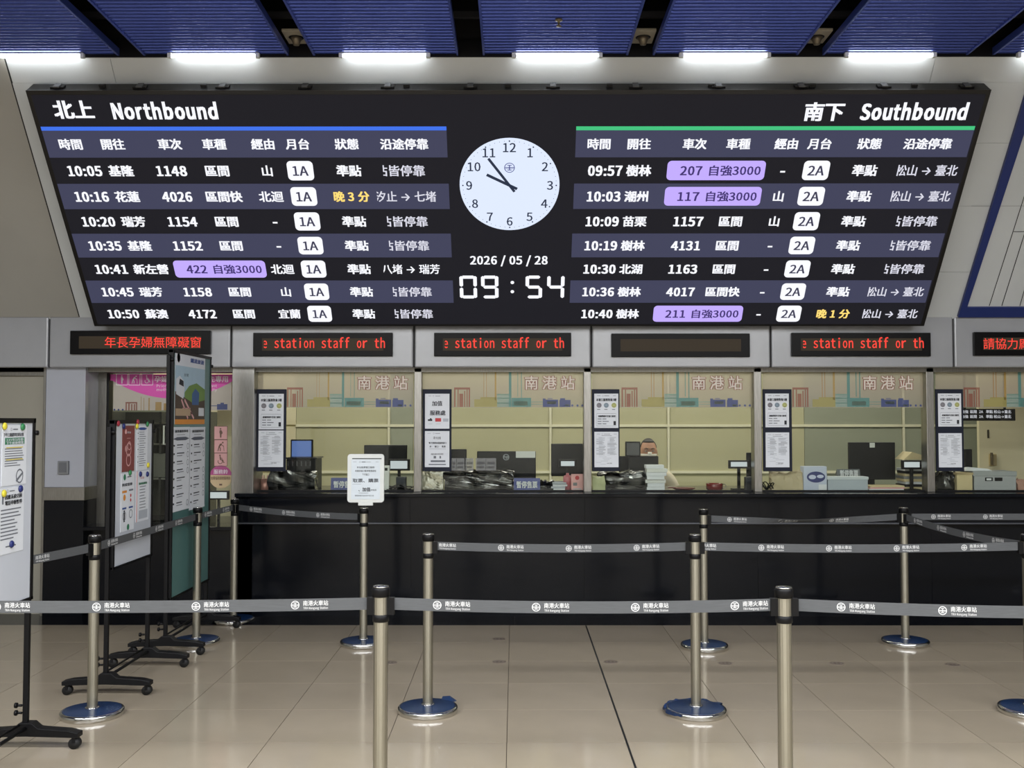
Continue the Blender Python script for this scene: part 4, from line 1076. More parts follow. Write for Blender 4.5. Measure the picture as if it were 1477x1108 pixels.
# left window contents
YLc = YA + .9
st = empty('shelf_cabinet', (XZ(230, 700, YLc)[0], YLc, 0), 'dark grey shelf cabinet with binders behind the accessible window', 'cabinet')
xa_, zt_ = XZ(160, 594, YLc); xb_, _ = XZ(300, 594, YLc)
CABD = P('cabinet_dark', '#3a3b36', .45)
zsh = [XZ(230, y_, YLc)[1] for y_ in (756, 690, 655, 640, 610)]
MB(CABD).box(xa_, xb_, YLc + .3, YLc + .34, 0, zt_).build('back', st)
for xx in (xa_, xb_ - .02, (xa_ + xb_) / 2): MB(CABD).box(xx, xx + .02, YLc, YLc + .3, 0, zt_).build('side', st)
for z in zsh: MB(P('shelf_edge', '#8b8c82', .4)).box(xa_ + .02, xb_ - .02, YLc, YLc + .3, z - .012, z + .003).build('shelf', st)
MB(P('drawer_face', '#71736b', .4)).box(xa_ + .3, xb_ - .03, YLc - .01, YLc, zsh[1] + .01, zsh[3] - .1 if False else zsh[2]).build('drawer', st)
rr = random.Random(3); x = xa_ + .04; bi = 0
bcol = ['#30322f', '#4b4a40', '#5b5d55', '#242627', '#6b6458']
while x < xb_ - .08:
    w_ = rr.uniform(.035, .06); h_ = rr.uniform(.13, .16)
    if abs(x + w_ / 2 - (xa_ + xb_) / 2 - .01) > .05:
        o = MB(P('binder' + str(bi % 5), bcol[bi % 5], .5)).box(x, x + w_, YLc + .05, YLc + .25, zsh[3] + .004, zsh[3] + h_).build('binder')
        tag(o, f'dim binder, {ORD[min(bi, 15)]} from the left on the shelf behind the accessible window', 'binder', 'binders on the cabinet shelf')
    bi += 1; x += w_ + .006
ha = empty('door_handle_rail', (XZ(238, 640, YA + .2)[0], YA + .2, XZ(238, 641, YA + .2)[1]), 'white looped handle behind the accessible window', 'handle')
a_ = XZ(236, 641, YA + .2); b_ = XZ(243, 614, YA + .2)
MB(WPL).tube([(b_[0], YA + .2, a_[1]), (a_[0], YA + .2, a_[1]), (a_[0], YA + .2, b_[1]), (b_[0], YA + .2, b_[1])], .008, 8).build('loop', ha)
MB(BLK).box(b_[0] - .003, b_[0] + .09, YA + .19, YA + .22, a_[1] - .02, b_[1] + .02).build('plate', ha)
MB(BLK).box(b_[0] + .03, b_[0] + .05, YA + .2, YA + .215, ZL, a_[1] - .02).build('post', ha)
o = crumple('plastic_cover', 214, 240, 718, 757, YA + .1, .1, BLKG, 'shiny black plastic wrapped bundle on the low counter', 'cover', seed=41)
o.location.z += ZL - ZT
cp = struct(MB(CREAM).box(XZ(300, 700, YA + .35)[0], XZ(336, 700, YA + .35)[0], YA + .6, YA + .66, 0, 2.7).build('wall_inner'))
xa_, z1_ = XZ(300, 708, YA + .06); xb_, z0_ = XZ(330, 721, YA + .06)
r_ = empty('price_display', ((xa_ + xb_) / 2, YA + .06, ZL), 'small black display with white screen under the round pink badge', 'display')
MB(BLK).box(xa_, xb_, YA + .06, YA + .09, z0_, z1_).build('case', r_, bevel=.003)
MB(P('display_face', (.62, .68, .72), emit=.9)).box(xa_ + .015, xb_ - .018, YA + .058, YA + .06, z0_ + .013, z1_ - .012).build('screen', r_)
MB(BLK).box((xa_ + xb_) / 2 - .01, (xa_ + xb_) / 2 + .01, YA + .065, YA + .085, ZL, z0_).build('pole', r_)

# ================================================================== CLERK
YP = YG + 1.15
hp = XZ(935, 634, YP)
cl = empty('person', (hp[0] + .05, YP, 0), 'seated clerk in pale shirt and white face mask behind the third ticket window', 'person')
zt_ = hp[1]; HX = hp[0] - cl.location.x
def skin(name, nodes, edges, mat, parent, sub=2, extra=None, remesh=0):
    me = bpy.data.meshes.new(name); me.from_pydata([n_[0] for n_ in nodes], edges, [])
    o = bpy.data.objects.new(name, me); COL.objects.link(o)
    m = o.modifiers.new('skin', 'SKIN'); m.use_smooth_shade = True
    for i, n_ in enumerate(nodes): me.skin_vertices[0].data[i].radius = (n_[1], n_[1] if len(n_) < 3 else n_[2]); me.skin_vertices[0].data[i].use_root = i == 0
    s_ = o.modifiers.new('sub', 'SUBSURF'); s_.levels = s_.render_levels = sub
    bpy.context.view_layer.update()
    ev = bpy.data.meshes.new_from_object(o.evaluated_get(bpy.context.evaluated_depsgraph_get()))
    o.modifiers.clear(); bpy.data.meshes.remove(me) if False else None
    if extra:
        bm = bmesh.new(); bm.from_mesh(ev)
        for e2 in extra: bm.from_mesh(e2)
        bm.to_mesh(ev); bm.free()
    o.data = ev; ev.materials.clear(); ev.materials.append(mat)
    if remesh:
        r__ = o.modifiers.new('remesh', 'REMESH'); r__.mode = 'VOXEL'; r__.voxel_size = remesh; r__.use_smooth_shade = True
        bpy.context.view_layer.update()
        e3 = bpy.data.meshes.new_from_object(o.evaluated_get(bpy.context.evaluated_depsgraph_get())); o.modifiers.clear(); o.data = e3
        if not e3.materials: e3.materials.append(mat)
    for p in o.data.polygons: p.use_smooth = True
    o.parent = parent; WL[o.name] = WL[parent.name]; return o
hz = zt_ - .112      # head centre
# head as a shaped ellipsoid with brow, nose, ears, chin
bm = bmesh.new(); bmesh.ops.create_uvsphere(bm, u_segments=32, v_segments=24, radius=1)
for v in bm.verts:
    x, y, z = v.co
    k = 1 - .22 * max(0, -z) ** 1.4
    X_, Y_, Z_ = x * .077 * k, y * .097 * (1 - .1 * max(0, -z)), z * .118
    if y < -.3 and abs(x) < .22 and -.45 < z < .1: Y_ -= .016 * (1 - abs(x) / .22) * (1 - abs(z + .2) / .35 if abs(z + .2) < .35 else 0)
    if y < -.5 and .1 < z < .3: Y_ -= .004
    if y < -.5 and .18 < abs(x) < .55 and -.05 < z < .14: Y_ += .007
    v.co = (HX + X_, Y_, hz + Z_)
headm = bpy.data.meshes.new('head'); bm.to_mesh(headm); bm.free()
ears = []
for s_ in (-1, 1):
    bm = bmesh.new(); bmesh.ops.create_uvsphere(bm, u_segments=12, v_segments=8, radius=1)
    for v in bm.verts: v.co = (HX + s_ * .078 + v.co.x * .009, .008 + v.co.y * .018, hz - .01 + v.co.z * .032)
    em = bpy.data.meshes.new('ear'); bm.to_mesh(em); bm.free(); ears.append(em)
sh = hz - .235         # shoulder height
pel = .52
body_nodes = [((HX + .0, .05, pel), .13, .10), ((HX, .05, pel + .18), .125, .09), ((HX, .04, sh - .1), .17, .11), ((HX, .03, sh + .0), .11, .08), ((HX, .012, hz - .15), .05, .052), ((HX, .0, hz - .06), .05, .055),
              ((HX - .19, .03, sh), .062), ((HX - .27, -.02, sh - .24), .045), ((HX - .15, -.26, .83), .032), ((HX - .13, -.33, .825), .024, .018),
              ((HX + .19, .03, sh), .062), ((HX + .29, -.01, sh - .24), .045), ((HX + .17, -.26, .83), .032), ((HX + .15, -.33, .825), .024, .018),
              ((HX - .1, -.02, pel - .02), .085), ((HX - .13, -.40, pel - .02), .06), ((HX - .13, -.38, .09), .04), ((HX - .13, -.5, .035), .03),
              ((HX + .1, -.02, pel - .02), .085), ((HX + .13, -.40, pel - .02), .06), ((HX + .13, -.38, .09), .04), ((HX + .13, -.5, .035), .03)]
be = [(0, 1), (1, 2), (2, 3), (3, 4), (4, 5), (3, 6), (6, 7), (7, 8), (8, 9), (3, 10), (10, 11), (11, 12), (12, 13), (0, 14), (14, 15), (15, 16), (16, 17), (0, 18), (18, 19), (19, 20), (20, 21)]
fing = []
for s_ in (-1, 1):
    hx_ = HX + (-.13 if s_ < 0 else .15)
    for k in range(4):
        xx = hx_ + (k - 1.5) * .019; ln = (.062, .072, .068, .054)[k if s_ > 0 else 3 - k]
        mb = MB(SKIN).tube([(xx, -.335, .826), (xx, -.36, .832), (xx, -.36 - ln * .6, .822), (xx, -.36 - ln, .808)], [.009, .009, .0085, .007], 8); fing.append(mb.mesh('finger'))
    mb = MB(SKIN).tube([(hx_ - s_ * .02, -.315, .824), (hx_ - s_ * .045, -.335, .822), (hx_ - s_ * .055, -.36, .812)], [.011, .01, .008], 8); fing.append(mb.mesh('thumb'))
body = skin('body', body_nodes, be, SKIN, cl, 2, [headm] + ears + fing, .0075)
n2 = [((p[0][0], p[0][1], p[0][2]),) + tuple(r__ + (.014 if i not in (8, 12) else .012) for r__ in p[1:]) for i, p in enumerate(body_nodes)]
def sub_nodes(ids, es): 
    mp = {k: i for i, k in enumerate(ids)}; return [n2[i] for i in ids], [(mp[a], mp[b]) for a, b in es]
a_, b_ = sub_nodes([2, 0, 1, 3, 6, 7, 8, 10, 11, 12], [(0, 1), (1, 2), (2, 3), (3, 6), (6, 7), (7, 8), (3, 10), (10, 11), (11, 12)])
skin('shirt', a_, b_, SHIRT, cl)
a_, b_ = sub_nodes([0, 14, 15, 16, 18, 19, 20], [(0, 14), (14, 15), (15, 16), (0, 18), (18, 19), (19, 20)]); skin('trousers', a_, b_, TRO, cl)
bm = bmesh.new(); bmesh.ops.create_uvsphere(bm, u_segments=32, v_segments=20, radius=1)
for v in list(bm.verts):
    if v.co.z < .28 - (.4 if v.co.y > 0.1 else 0) or (v.co.y < -.2 and v.co.z < .66): bm.verts.remove(v)
for v in bm.verts: v.co = (HX + v.co.x * .083, v.co.y * .102 + .002, hz + v.co.z * .125)
me = bpy.data.meshes.new('hair'); bm.to_mesh(me); bm.free(); me.materials.append(HAIR); me.shade_smooth(); o = put('hair', me, cl)
sm = o.modifiers.new('solid', 'SOLIDIFY'); sm.thickness = .006
bm = bmesh.new(); bmesh.ops.create_uvsphere(bm, u_segments=28, v_segments=20, radius=1)
for v in list(bm.verts):
    if v.co.z > .06 - .2 * abs(v.co.x) or v.co.y > -.2: bm.verts.remove(v)
for v in bm.verts:
    nz_ = .017 * max(0, 1 - abs(v.co.x) / .5) * max(0, 1 - abs(v.co.z + .3) / .6)
    v.co = (HX + v.co.x * .080, v.co.y * .106 - nz_, hz + v.co.z * .119)
me = bpy.data.meshes.new('face_mask'); bm.to_mesh(me); bm.free(); me.materials.append(P('mask_white', '#e2ddd2', .8)); me.shade_smooth(); o = put('face_mask', me, cl); o.modifiers.new('solid', 'SOLIDIFY').thickness = .003
for s_ in (-1, 1):
    e2 = MB(P('eye_white', '#b8aea4', .3), local=True); e2.M = Matrix.Translation((HX + s_ * .031, -.083, hz + .006)) @ Matrix.Rotation(R(90), 4, 'X') @ Matrix.Scale(.45, 4, (0, 1, 0))
    e2.lathe([(.001, .008), (.007, .007), (.013, .002), (.014, 0)], seg=16).use(HAIR).lathe([(.001, .0105), (.005, .0095), (.006, .006)], seg=12); e2.build('eye', cl)
    b2 = MB(HAIR, local=True).tube([(HX + s_ * .014, -.095, hz + .026), (HX + s_ * .032, -.094, hz + .033), (HX + s_ * .05, -.082, hz + .027)], [.003, .0042, .002], 6); b2.build('eyebrow', cl)
dk = empty('office_desk', (HX + cl.location.x, YP - .4, 0), 'low desk at which the clerk sits behind the third window', 'desk')
cxx = cl.location.x
MB(GREYM).box(cxx - .7, cxx + .7, YP - .52, YP - .22, .78, .80).build('desktop', dk)
for xx in (-.68, .66): MB(GREYM).box(cxx + xx, cxx + xx + .02, YP - .5, YP - .24, 0, .78).build('side_panel', dk)
chx = empty('office_chair', (HX + cxx, YP + .06, 0), 'dark office chair carrying the clerk', 'chair')
MB(BLK, local=True).box(-.22, .22, -.2, .22, .36, .41).build('seat', chx, bevel=.02)
MB(BLK, local=True).box(-.2, .2, .2, .24, .5, .92).build('backrest', chx, bevel=.02)
MB(BLK, local=True).box(-.03, .03, .2, .23, .38, .5).build('back_support', chx)
MB(CHROME, local=True).lathe([(.025, .06), (.025, .36)], seg=16).build('column', chx)
for k in range(5):
    a = R(72 * k); MB(BLK, local=True).tube([(0, 0, .09), (.24 * math.cos(a), .24 * math.sin(a), .05)], [.02, .014], 8).tube([(.24 * math.cos(a), .24 * math.sin(a) - .01, .025), (.24 * math.cos(a), .24 * math.sin(a) + .01, .025)], .024, 10).build('leg', chx)

# ================================================================== STANCHIONS
SH = .945
BR = .16
m_base = MB(CHROME, local=True).lathe([(BR - .003, 0), (BR, .003), (BR, .025), (BR - .004, .031), (BR - .012, .033), (.03, .04), (.026, .04)], seg=56).mesh('base_plate')
m_film = MB(BFILM, local=True).lathe([(BR - .013, .0333), (BR - .018, .0343), (.042, .0408), (.04, .0408)], seg=56).mesh('blue_film')
def reflection_ribs(r0, z0, z1):  # grooves added to give the pole its striped reflections
    m = MB(POLE, local=True); n = 112; v = []
    for z in (z0, z1):
        for k in range(n):
            a = 2 * math.pi * k / n; r = r0 * (1 + .010 * math.cos(16 * a) + .004 * math.cos(40 * a)); v.append((r * math.cos(a), r * math.sin(a), z))
    return m.add(v, [(k, (k + 1) % n, n + (k + 1) % n, n + k) for k in range(n)], True)
m_pole = reflection_ribs(.0262, .03, SH - .125).mesh('pole')
m_foot = MB(CHROME, local=True).lathe([(.038, .04), (.036, .045), (.029, .048), (.027, .048)], seg=32).mesh('foot_collar')
m_col = MB(BLK, local=True).lathe([(.0275, SH - .13), (.030, SH - .128), (.030, SH - .105), (.0275, SH - .103)], seg=32).mesh('collar')
m_slv = reflection_ribs(.0272, SH - .104, SH - .038).mesh('sleeve')
m_cap = MB(BLK, local=True).lathe([(.0275, SH - .04), (.0325, SH - .038), (.0335, SH - .012), (.030, SH - .004)], seg=36).use(CHROME).lathe([(.030, SH - .004), (.028, SH), (.001, SH + .001)], seg=36).mesh('cap')
m_hold = MB(BLK, local=True).box(.024, .050, -.013, .013, SH - .104, SH - .042).mesh('belt_clip')
EDGE = {}
def stanchion(loc, label, clips=()):
    r_ = empty('stanchion', loc, label, 'stanchion', 'belt barrier posts')
    for nm, m in (('base_plate', m_base), ('blue_film', m_film), ('foot_collar', m_foot), ('pole', m_pole), ('collar', m_col), ('sleeve', m_slv), ('cap', m_cap)): put(nm, m, r_)
    for a in clips: put('belt_clip', m_hold, r_, (0, 0, 0), (0, 0, a))
    return r_
def post_at(px, py):      # py = where the pole axis meets the floor
    p = onZ(px, py); return (p.x, p.y, 0)
PA = onY(550, 849, 1); 
def from_top(px, py):
    p = onZ(px, py, SH); return Vector((p.x, p.y, 0))
pA, pB = from_top(549.5, 845), from_top(1130.5, 846.5)
pC, pD, pE, pF, pG, pH = (Vector(post_at(x, y)) for x, y in ((617, 1027), (1004, 1029), (524, 930), (1016, 935), (1306, 929), (1486, 1028)))
pI, pJ, pK = (Vector(post_at(x, y)) for x, y in ((133, 1032), (283, 928), (337, 897)))
pA0 = Vector((pA.x - 2.1, pA.y - .03, 0)); pB1 = Vector((pB.x + 1.9, pB.y - .08, 0)); pG1 = Vector((pG.x + 1.9, pG.y, 0)); pI0 = Vector((pI.x - .42, pI.y - 1.35, 0))
posts = {'A': (pA, 'frontmost post left of centre, base outside the view'), 'B': (pB, 'frontmost post right of centre, base outside the view'), 'C': (pC, 'middle row post right behind the frontmost left post, belt to its right only'),
         'D': (pD, 'middle row post right of centre, crumpled film on its blue base'), 'E': (pE, 'rear post carrying the white framed sign'), 'F': (pF, 'rear post overlapping the crumpled film post, in front of the clerk window'),
         'G': (pG, 'rear post at the right with belts leaving it on three sides'), 'H': (pH, 'middle row post cut by the right edge of the view'), 'I': (pI, 'post standing before the leftmost caster foot of the white boards'),
         'J': (pJ, 'post standing against the tall teal board'), 'K': (pK, 'farthest post beside the first steel column'), 'A0': (pA0, 'post beyond the left edge holding the front belt'), 'B1': (pB1, 'post beyond the right edge holding the front belt'),
         'G1': (pG1, 'post beyond the right edge in the rear row'), 'I0': (pI0, 'post beyond the left edge holding the slanting belt')}
belts = [('A0', 'A', .01, 0, .297, (.0, 0)), ('A', 'B', .012, 0, .165, (0, 0)), ('B', 'B1', .02, 0, .163, (0, 0)), ('C', 'D', .012, 0, -.014, (0, 0)), ('D', 'H', .012, 0, -.05, (0, 0)), ('F', 'G', .022, 1, .14, (0, 0)), ('G', 'G1', .0, 0, .165, (0, 0)),
         ('G', 'H', .02, 0, .15, (0, 0)), ('I0', 'I', .01, 0, .2, (0, 0)), ('I', 'J', .0, 0, .14, (0, 0)), ('J', 'K', .0, 0, .1, (0, 0)), ('K', 'E', .012, 0, .15, (0, 0))]
PO = {}
for k, (p, lb) in posts.items():
    cl_ = [math.atan2((posts[b[1]][0] - p).y, (posts[b[1]][0] - p).x) for b in belts if b[0] == k] + [math.atan2((posts[b[0]][0] - p).y, (posts[b[0]][0] - p).x) for b in belts if b[1] == k]
    PO[k] = stanchion(tuple(p), 'steel ' + lb, cl_)
zt0 = SH - .065
for a, b, sag, tw, s0, _ in belts:
    P0, P1 = posts[a][0].copy(), posts[b][0].copy(); d = (P1 - P0); L = d.length; d.normalize()
    P0 += d * .042; P1 -= d * .042; L -= .084
    N = 28; mb = MB(TAPE); nrm = Vector((d.y, -d.x, 0))
    if nrm.y > 0: nrm = -nrm
    def pt(t, z, off=0.0):
        s_ = sag * 4 * t * (1 - t); c = P0 + d * (L * t) + Vector((0, 0, zt0 - s_))
        an = 1.15 * math.exp(-((t - .5) / .22) ** 2) if tw else 0
        up = Vector((0, 0, math.cos(an))) + nrm * math.sin(an)
        nn = nrm * math.cos(an) - Vector((0, 0, math.sin(an)))
        return c + up * z + nn * off
    v = []; hw = .022
    for i in range(N + 1):
        t = i / N; v += [pt(t, -hw, .0009), pt(t, hw, .0009), pt(t, hw, -.0009), pt(t, -hw, -.0009)]
    f = []
    for i in range(N):
        for j in range(4): f.append((i * 4 + j, i * 4 + (j + 1) % 4, i * 4 + 4 + (j + 1) % 4, i * 4 + 4 + j))
    f += [(3, 2, 1, 0), (N * 4, N * 4 + 1, N * 4 + 2, N * 4 + 3)]
    mb.add(v, f, False)
    bo = mb.build('belt', PO[a])
    # print
    flip = d.cross(Vector((0, 0, 1))).dot(nrm) < 0
    s_ = s0
    while s_ < L - .12:
        fl_ = MB(TAPEP); emblem(fl_, 0, 0, .0155, 0, .17)
        fl_.text('南港火車站', .029, .006, .0205, 'L', .01, fit=.092); fl_.text('TRA Nangang Station', .030, -.0125, .011, 'L', .01, fit=.09, vc=.3)
        vv = []
        for q_ in fl_.v:
            xx = -q_.x if flip else q_.x
            t = min(max((s_ + xx) / L, 0), 1); vv.append(pt(t, q_.z, .0016 - q_.y))
        MB(TAPEP).add(vv, [ff[::-1] if flip else ff for ff in fl_.f]).build('belt_print', bo); s_ += .362
# crumpled film on the base of post D
bm = bmesh.new(); mbf = MB(BFILM, local=True); v = []; f = []; rr = random.Random(4)
for k in range(48):
    a = 2 * math.pi * k / 48; w_ = .006 + .016 * abs(mnoise.noise(Vector((math.cos(a) * 3, math.sin(a) * 3, .5))))
    v += [((BR - .02) * math.cos(a), (BR - .02) * math.sin(a), .03), ((BR + w_ * .7) * math.cos(a), (BR + w_ * .7) * math.sin(a), .026 + rr.uniform(0, .012)), ((BR + w_) * math.cos(a + .03), (BR + w_) * math.sin(a), .012 + rr.uniform(0, .01))]
for k in range(3, 31):
    j = (k + 1) % 48; f += [(k * 3, k * 3 + 1, j * 3 + 1, j * 3), (k * 3 + 1, k * 3 + 2, j * 3 + 2, j * 3 + 1)]
mbf.add(v, f, False); mbf.build('loose_film', PO['D'])
MB(BFILM, local=True).add([(.06, .1, .03), (.13, .08, .03), (.11, .13, .05), (.07, .14, .045), (.15, .11, .028)], [(0, 1, 2), (0, 2, 3), (1, 4, 2)]).build('loose_film', PO['C'])

# stand sign on post E
sg = empty('stand_sign', (pE.x, pE.y - .0, SH), 'white framed portrait sign mounted on top of the rear belt post', 'sign')
Y = pE.y; xa_, z1_ = XZ(501.5, 655, Y); xb_, z0_ = XZ(554, 725, Y); w_ = xb_ - xa_; h_ = z1_ - z0_
MB(WPL).rrect(xa_, z0_, xb_, z1_, .022, Y - .01, .02).build('frame', sg, bevel=.003)
MB(WPL).box(xa_ + w_ * .3, xb_ - w_ * .3, Y - .012, Y + .012, z0_ - .02, z0_ + .002).build('clamp', sg, bevel=.002)
MB(BLK).box(pE.x - .012, pE.x + .012, Y - .01, Y + .01, SH, z0_ - .018).build('stem', sg)
MB(P('frame_groove', '#3c3f42', .5)).box(xa_ + w_ * .13, xb_ - w_ * .07, Y - .0115, Y - .009, z1_ - h_ * .105, z1_ - h_ * .085).build('groove', sg)
sheet('paper', xa_ + w_ * .11, Y - .0125, z0_ + h_ * .07, w_ * .78, h_ * .82,
      [('r', LG, .06, .93, .18, .945), ('o', INKG, .3, .935, .03), ('r', INKG, .36, .925, .5, .945), ('r', INKG, .52, .93, .68, .938), ('r', LG, .85, .93, .95, .945),
       ('t', INK, .5, .80, .055, '本站售票窗口服務', .62), ('t', INK, .5, .71, .055, '未開放窗口暫停售票請至', .74), ('t', INK, .5, .62, .055, '下列窗口', .24),
       ('t', INK, .5, .47, .105, '取票、購票', .9, .01), ('r', INKG, .04, .375, .34, .38), ('t', INK, .46, .245, .11, '、加值', .42, .02), ('t', INK, .78, .23, .045, '請使用', .2), ('r', INK, .26, .155, .6, .162), ('t', INKG, .46, .09, .045, '敬請旅客多加利用不便之處', .66)],
      sg, P('sign_paper', '#cdd6dc', .5))

# ================================================================== FLOOR STICKERS
rr = [(720, 922, 'left of the dark floor joint, nearest the counter'), (720, 955, 'left of the dark floor joint, just below another'), (563, 956, 'half hidden beside the frontmost left post'), (881, 955, 'touching the right side of the dark floor joint'), (1046, 957, 'between the joint and the frontmost right post'), (1207, 957, 'just right of the frontmost right post'), (1374, 959, 'below the right rear post')]
for px, py, lb in rr:
    p = onZ(px, py); o = MB(P('floor_sticker', '#7d7166', .3, 0, (40, .1)), local=True).lathe([(.045, .0), (.045, .0012), (.044, .0016)], seg=28).build('floor_marker', at=(p.x, p.y, 0))
    tag(o, f'small round brown floor marker {lb}', 'floor marker', 'round floor markers')
    t = MB(P('marker_ring', '#5c5148', .4), local=True)
    t.M = Matrix.Rotation(R(-90), 4, 'X'); t.ring(0, 0, .04, .034, -.002, 24).disc(-.012, .0, .008, -.002, 12, 0, .018).disc(.012, .0, .008, -.002, 12, 0, .018); t.build('footprint_print', o)

# ================================================================== MOBILE BOARDS (stand along the left, facing right)
XBD = (onZ(155, 1004).x + onZ(210, 963).x) / 2
def boards(name, y0, y1, z0, z1, label, panel, th=.025):
    r_ = empty(name, (XBD, (y0 + y1) / 2, 0), label, 'whiteboard', 'boards on casters')
    yc = (y0 + y1) / 2; hl = (y1 - y0) / 2
    L_ = lambda m: MB(m, local=True)
    L_(panel).box(-th / 2, th / 2, -hl + .02, hl - .02, z0 + .012, z1 - .02).build('board_face', r_)
    for nm, a in (('frame_rail', (z0, z0 + .014)), ('frame_rail', (z1 - .022, z1))): L_(BLKM).box(-th / 2 - .004, th / 2 + .006, -hl, hl, *a).build(nm, r_)
    for s_ in (-1, 1):
        L_(BLKM).box(-th / 2 - .004, th / 2 + .006, min(s_ * hl, s_ * (hl - .024)), max(s_ * hl, s_ * (hl - .024)), z0, z1).build('frame_side', r_, bevel=.003)
        yy = s_ * (hl + .008)
        L_(BLKM).box(-.022, .002, yy - .012, yy + .012, .1, z1 - .04).build('upright', r_, bevel=.003)
        L_(BLK).tube([(0, yy, z1 - .07), (.025, yy, z1 - .07)], .012, 10).build('pivot_knob', r_)
        ft = L_(BLKM)
        ft.M = Matrix.Identity(4)
        pts = [(-.25, .055), (-.25, .078), (-.2, .09), (-.06, .10), (-.03, .125), (.03, .125), (.06, .10), (.2, .09), (.25, .078), (.25, .055), (0, .062)]
        ft.prism(pts, yy - .028, yy + .028); f_ = ft.build('foot', r_, bevel=.003)
        for e2 in (-1, 1):
            c_ = L_(RUB).tube([(e2 * .225, yy - .017, .026), (e2 * .225, yy + .017, .026)], .026, 16).use(BLKM).box(e2 * .225 - .008, e2 * .225 + .008, yy - .02, yy + .02, .03, .06); c_.build('caster', f_)
        for kz in (.17, .205): L_(BLK).tube([(-.022, yy - .015, kz), (-.05, yy - .015, kz)], .006, 8).tube([(-.045, yy - .015, kz), (-.055, yy - .015, kz)], .013, 10).build('clamp_knob', r_)
    L_(BLKM).tube([(0, -hl, .10), (0, hl, .10)], .009, 8).build('cross_bar', r_); L_(BLKM).tube([(-.03, -hl, .115), (-.03, hl, .115)], .006, 8).build('cross_rod', r_)
    return r_
def sticker(r_name, name, pa, pb2, X, items, label, mat=PAPER, cat='poster', group='papers on the caster boards'):
    """pa: near-left-top pixel, pb2: far-right-bottom pixel on the plane x=X"""
    a = onX(*pa, X); b = onX(pb2[0], pa[1], X); zb_ = pb2[1]
    w_ = b.y - a.y
    return sheet(name, X, a.y, zb_, w_, a.z - zb_, items, None, mat, 90, label, cat, group, .0015)
def magnet(px, py, X, m, label):
    p = onX(px, py, X); r_ = MB(m, local=True); r_.M = Matrix.Rotation(R(90), 4, 'Y')
    r_.lathe([(.016, 0), (.017, .004), (.013, .009), (.004, .011)], seg=18); o = r_.build('magnet', at=p); tag(o, label, 'magnet', 'round magnets'); return o
TH = .025; XF = XBD + TH / 2
MG = P('magnet_green', '#2f7a4a', .4); MY = P('magnet_yellow', '#cfc33a', .4); MBL = P('magnet_navy', '#222c66', .4); MR = P('magnet_red', '#8c2430', .4)
# board W1
def dn(px, py): return onZ(px, py).y
y1b = onX(45, 700, XBD).y; y0b = y1b - .62
zb1 = onX(40, 865, XBD).z
boards('whiteboard', y0b, y1b, zb1, H + .012, 'white magnetic board on casters cut off by the left edge', WHITEB)
def lines(rr, z0, z1, step, m=INKG, a=.1, b=.9, h=.35):
    L = []; z = z1
    while z > z0: L.append(('r', m, a, z, rr.uniform((a + b) / 2 + .1, b), z + step * h)); z -= step
    return L
ra = random.Random(5)
N1 = [('o', INKG, .35, .93, .03), ('r', INKG, .42, .92, .62, .94), ('t', INK, .45, .84, .065, '下午三點提早打烊公告', .82, .02), ('r', GRNP, .1, .68, .9, .79), ('t', PAPER, .5, .757, .05, '115年5月份', .7, .02), ('t', PAPER, .5, .705, .05, '下午延後營業', .72, .02),
      ('r', YEP, .15, .62, .85, .635), ('r', YEP, .15, .42, .85, .435)] + lines(ra, .28, .6, .04) + [('o', INKG, .72, .14, .15), ('l', INKG, .58, .06, .86, .2, .05)]
N2 = [('o', INKG, .35, .95, .03), ('r', INKG, .42, .94, .62, .955), ('t', INK, .58, .86, .075, '因應系統切換', .66, .02), ('t', INK, .58, .77, .075, '電話申辦暫停', .66, .02), ('r', INKG, .14, .76, .2, .9)] + lines(ra, .2, .66, .055) + [('r', INKG, .3, .1, .7, .12)]
a = onX(4, 612, XF + .003); b_ = onX(41, 612, XF + .003)
zb_ = onX(25, 699, XF + .003).z
sheet('poster', XF + .0025, onX(3, 612, XF).y, zb_, onX(38, 612, XF).y - onX(3, 612, XF).y, H + -.02 - zb_, N1, None, PAPER, 90, 'white notice with a green box and yellow bars on the leftmost board', 'poster', 'papers on the caster boards')
z2 = onX(25, 795, XF).z
sheet('poster', XF + .0025, onX(-3, 700, XF).y, z2, onX(34, 700, XF).y - onX(-3, 700, XF).y, zb_ - .01 - z2, N2, None, PAPER, 90, 'white notice with large black heading, lower on the leftmost board', 'poster', 'papers on the caster boards')
magnet(6, 615, XF + .004, MY, 'yellow magnet at the top of the leftmost board'); magnet(32, 616, XF + .004, MG, 'green magnet at the top of the leftmost board')
magnet(5, 712, XF + .004, MY, 'yellow magnet in the middle of the leftmost board'); magnet(29, 705, XF + .004, MBL, 'navy magnet in the middle of the leftmost board'); magnet(16, 785, XF + .004, MBL, 'navy magnet at the foot of the lower notice on the leftmost board')
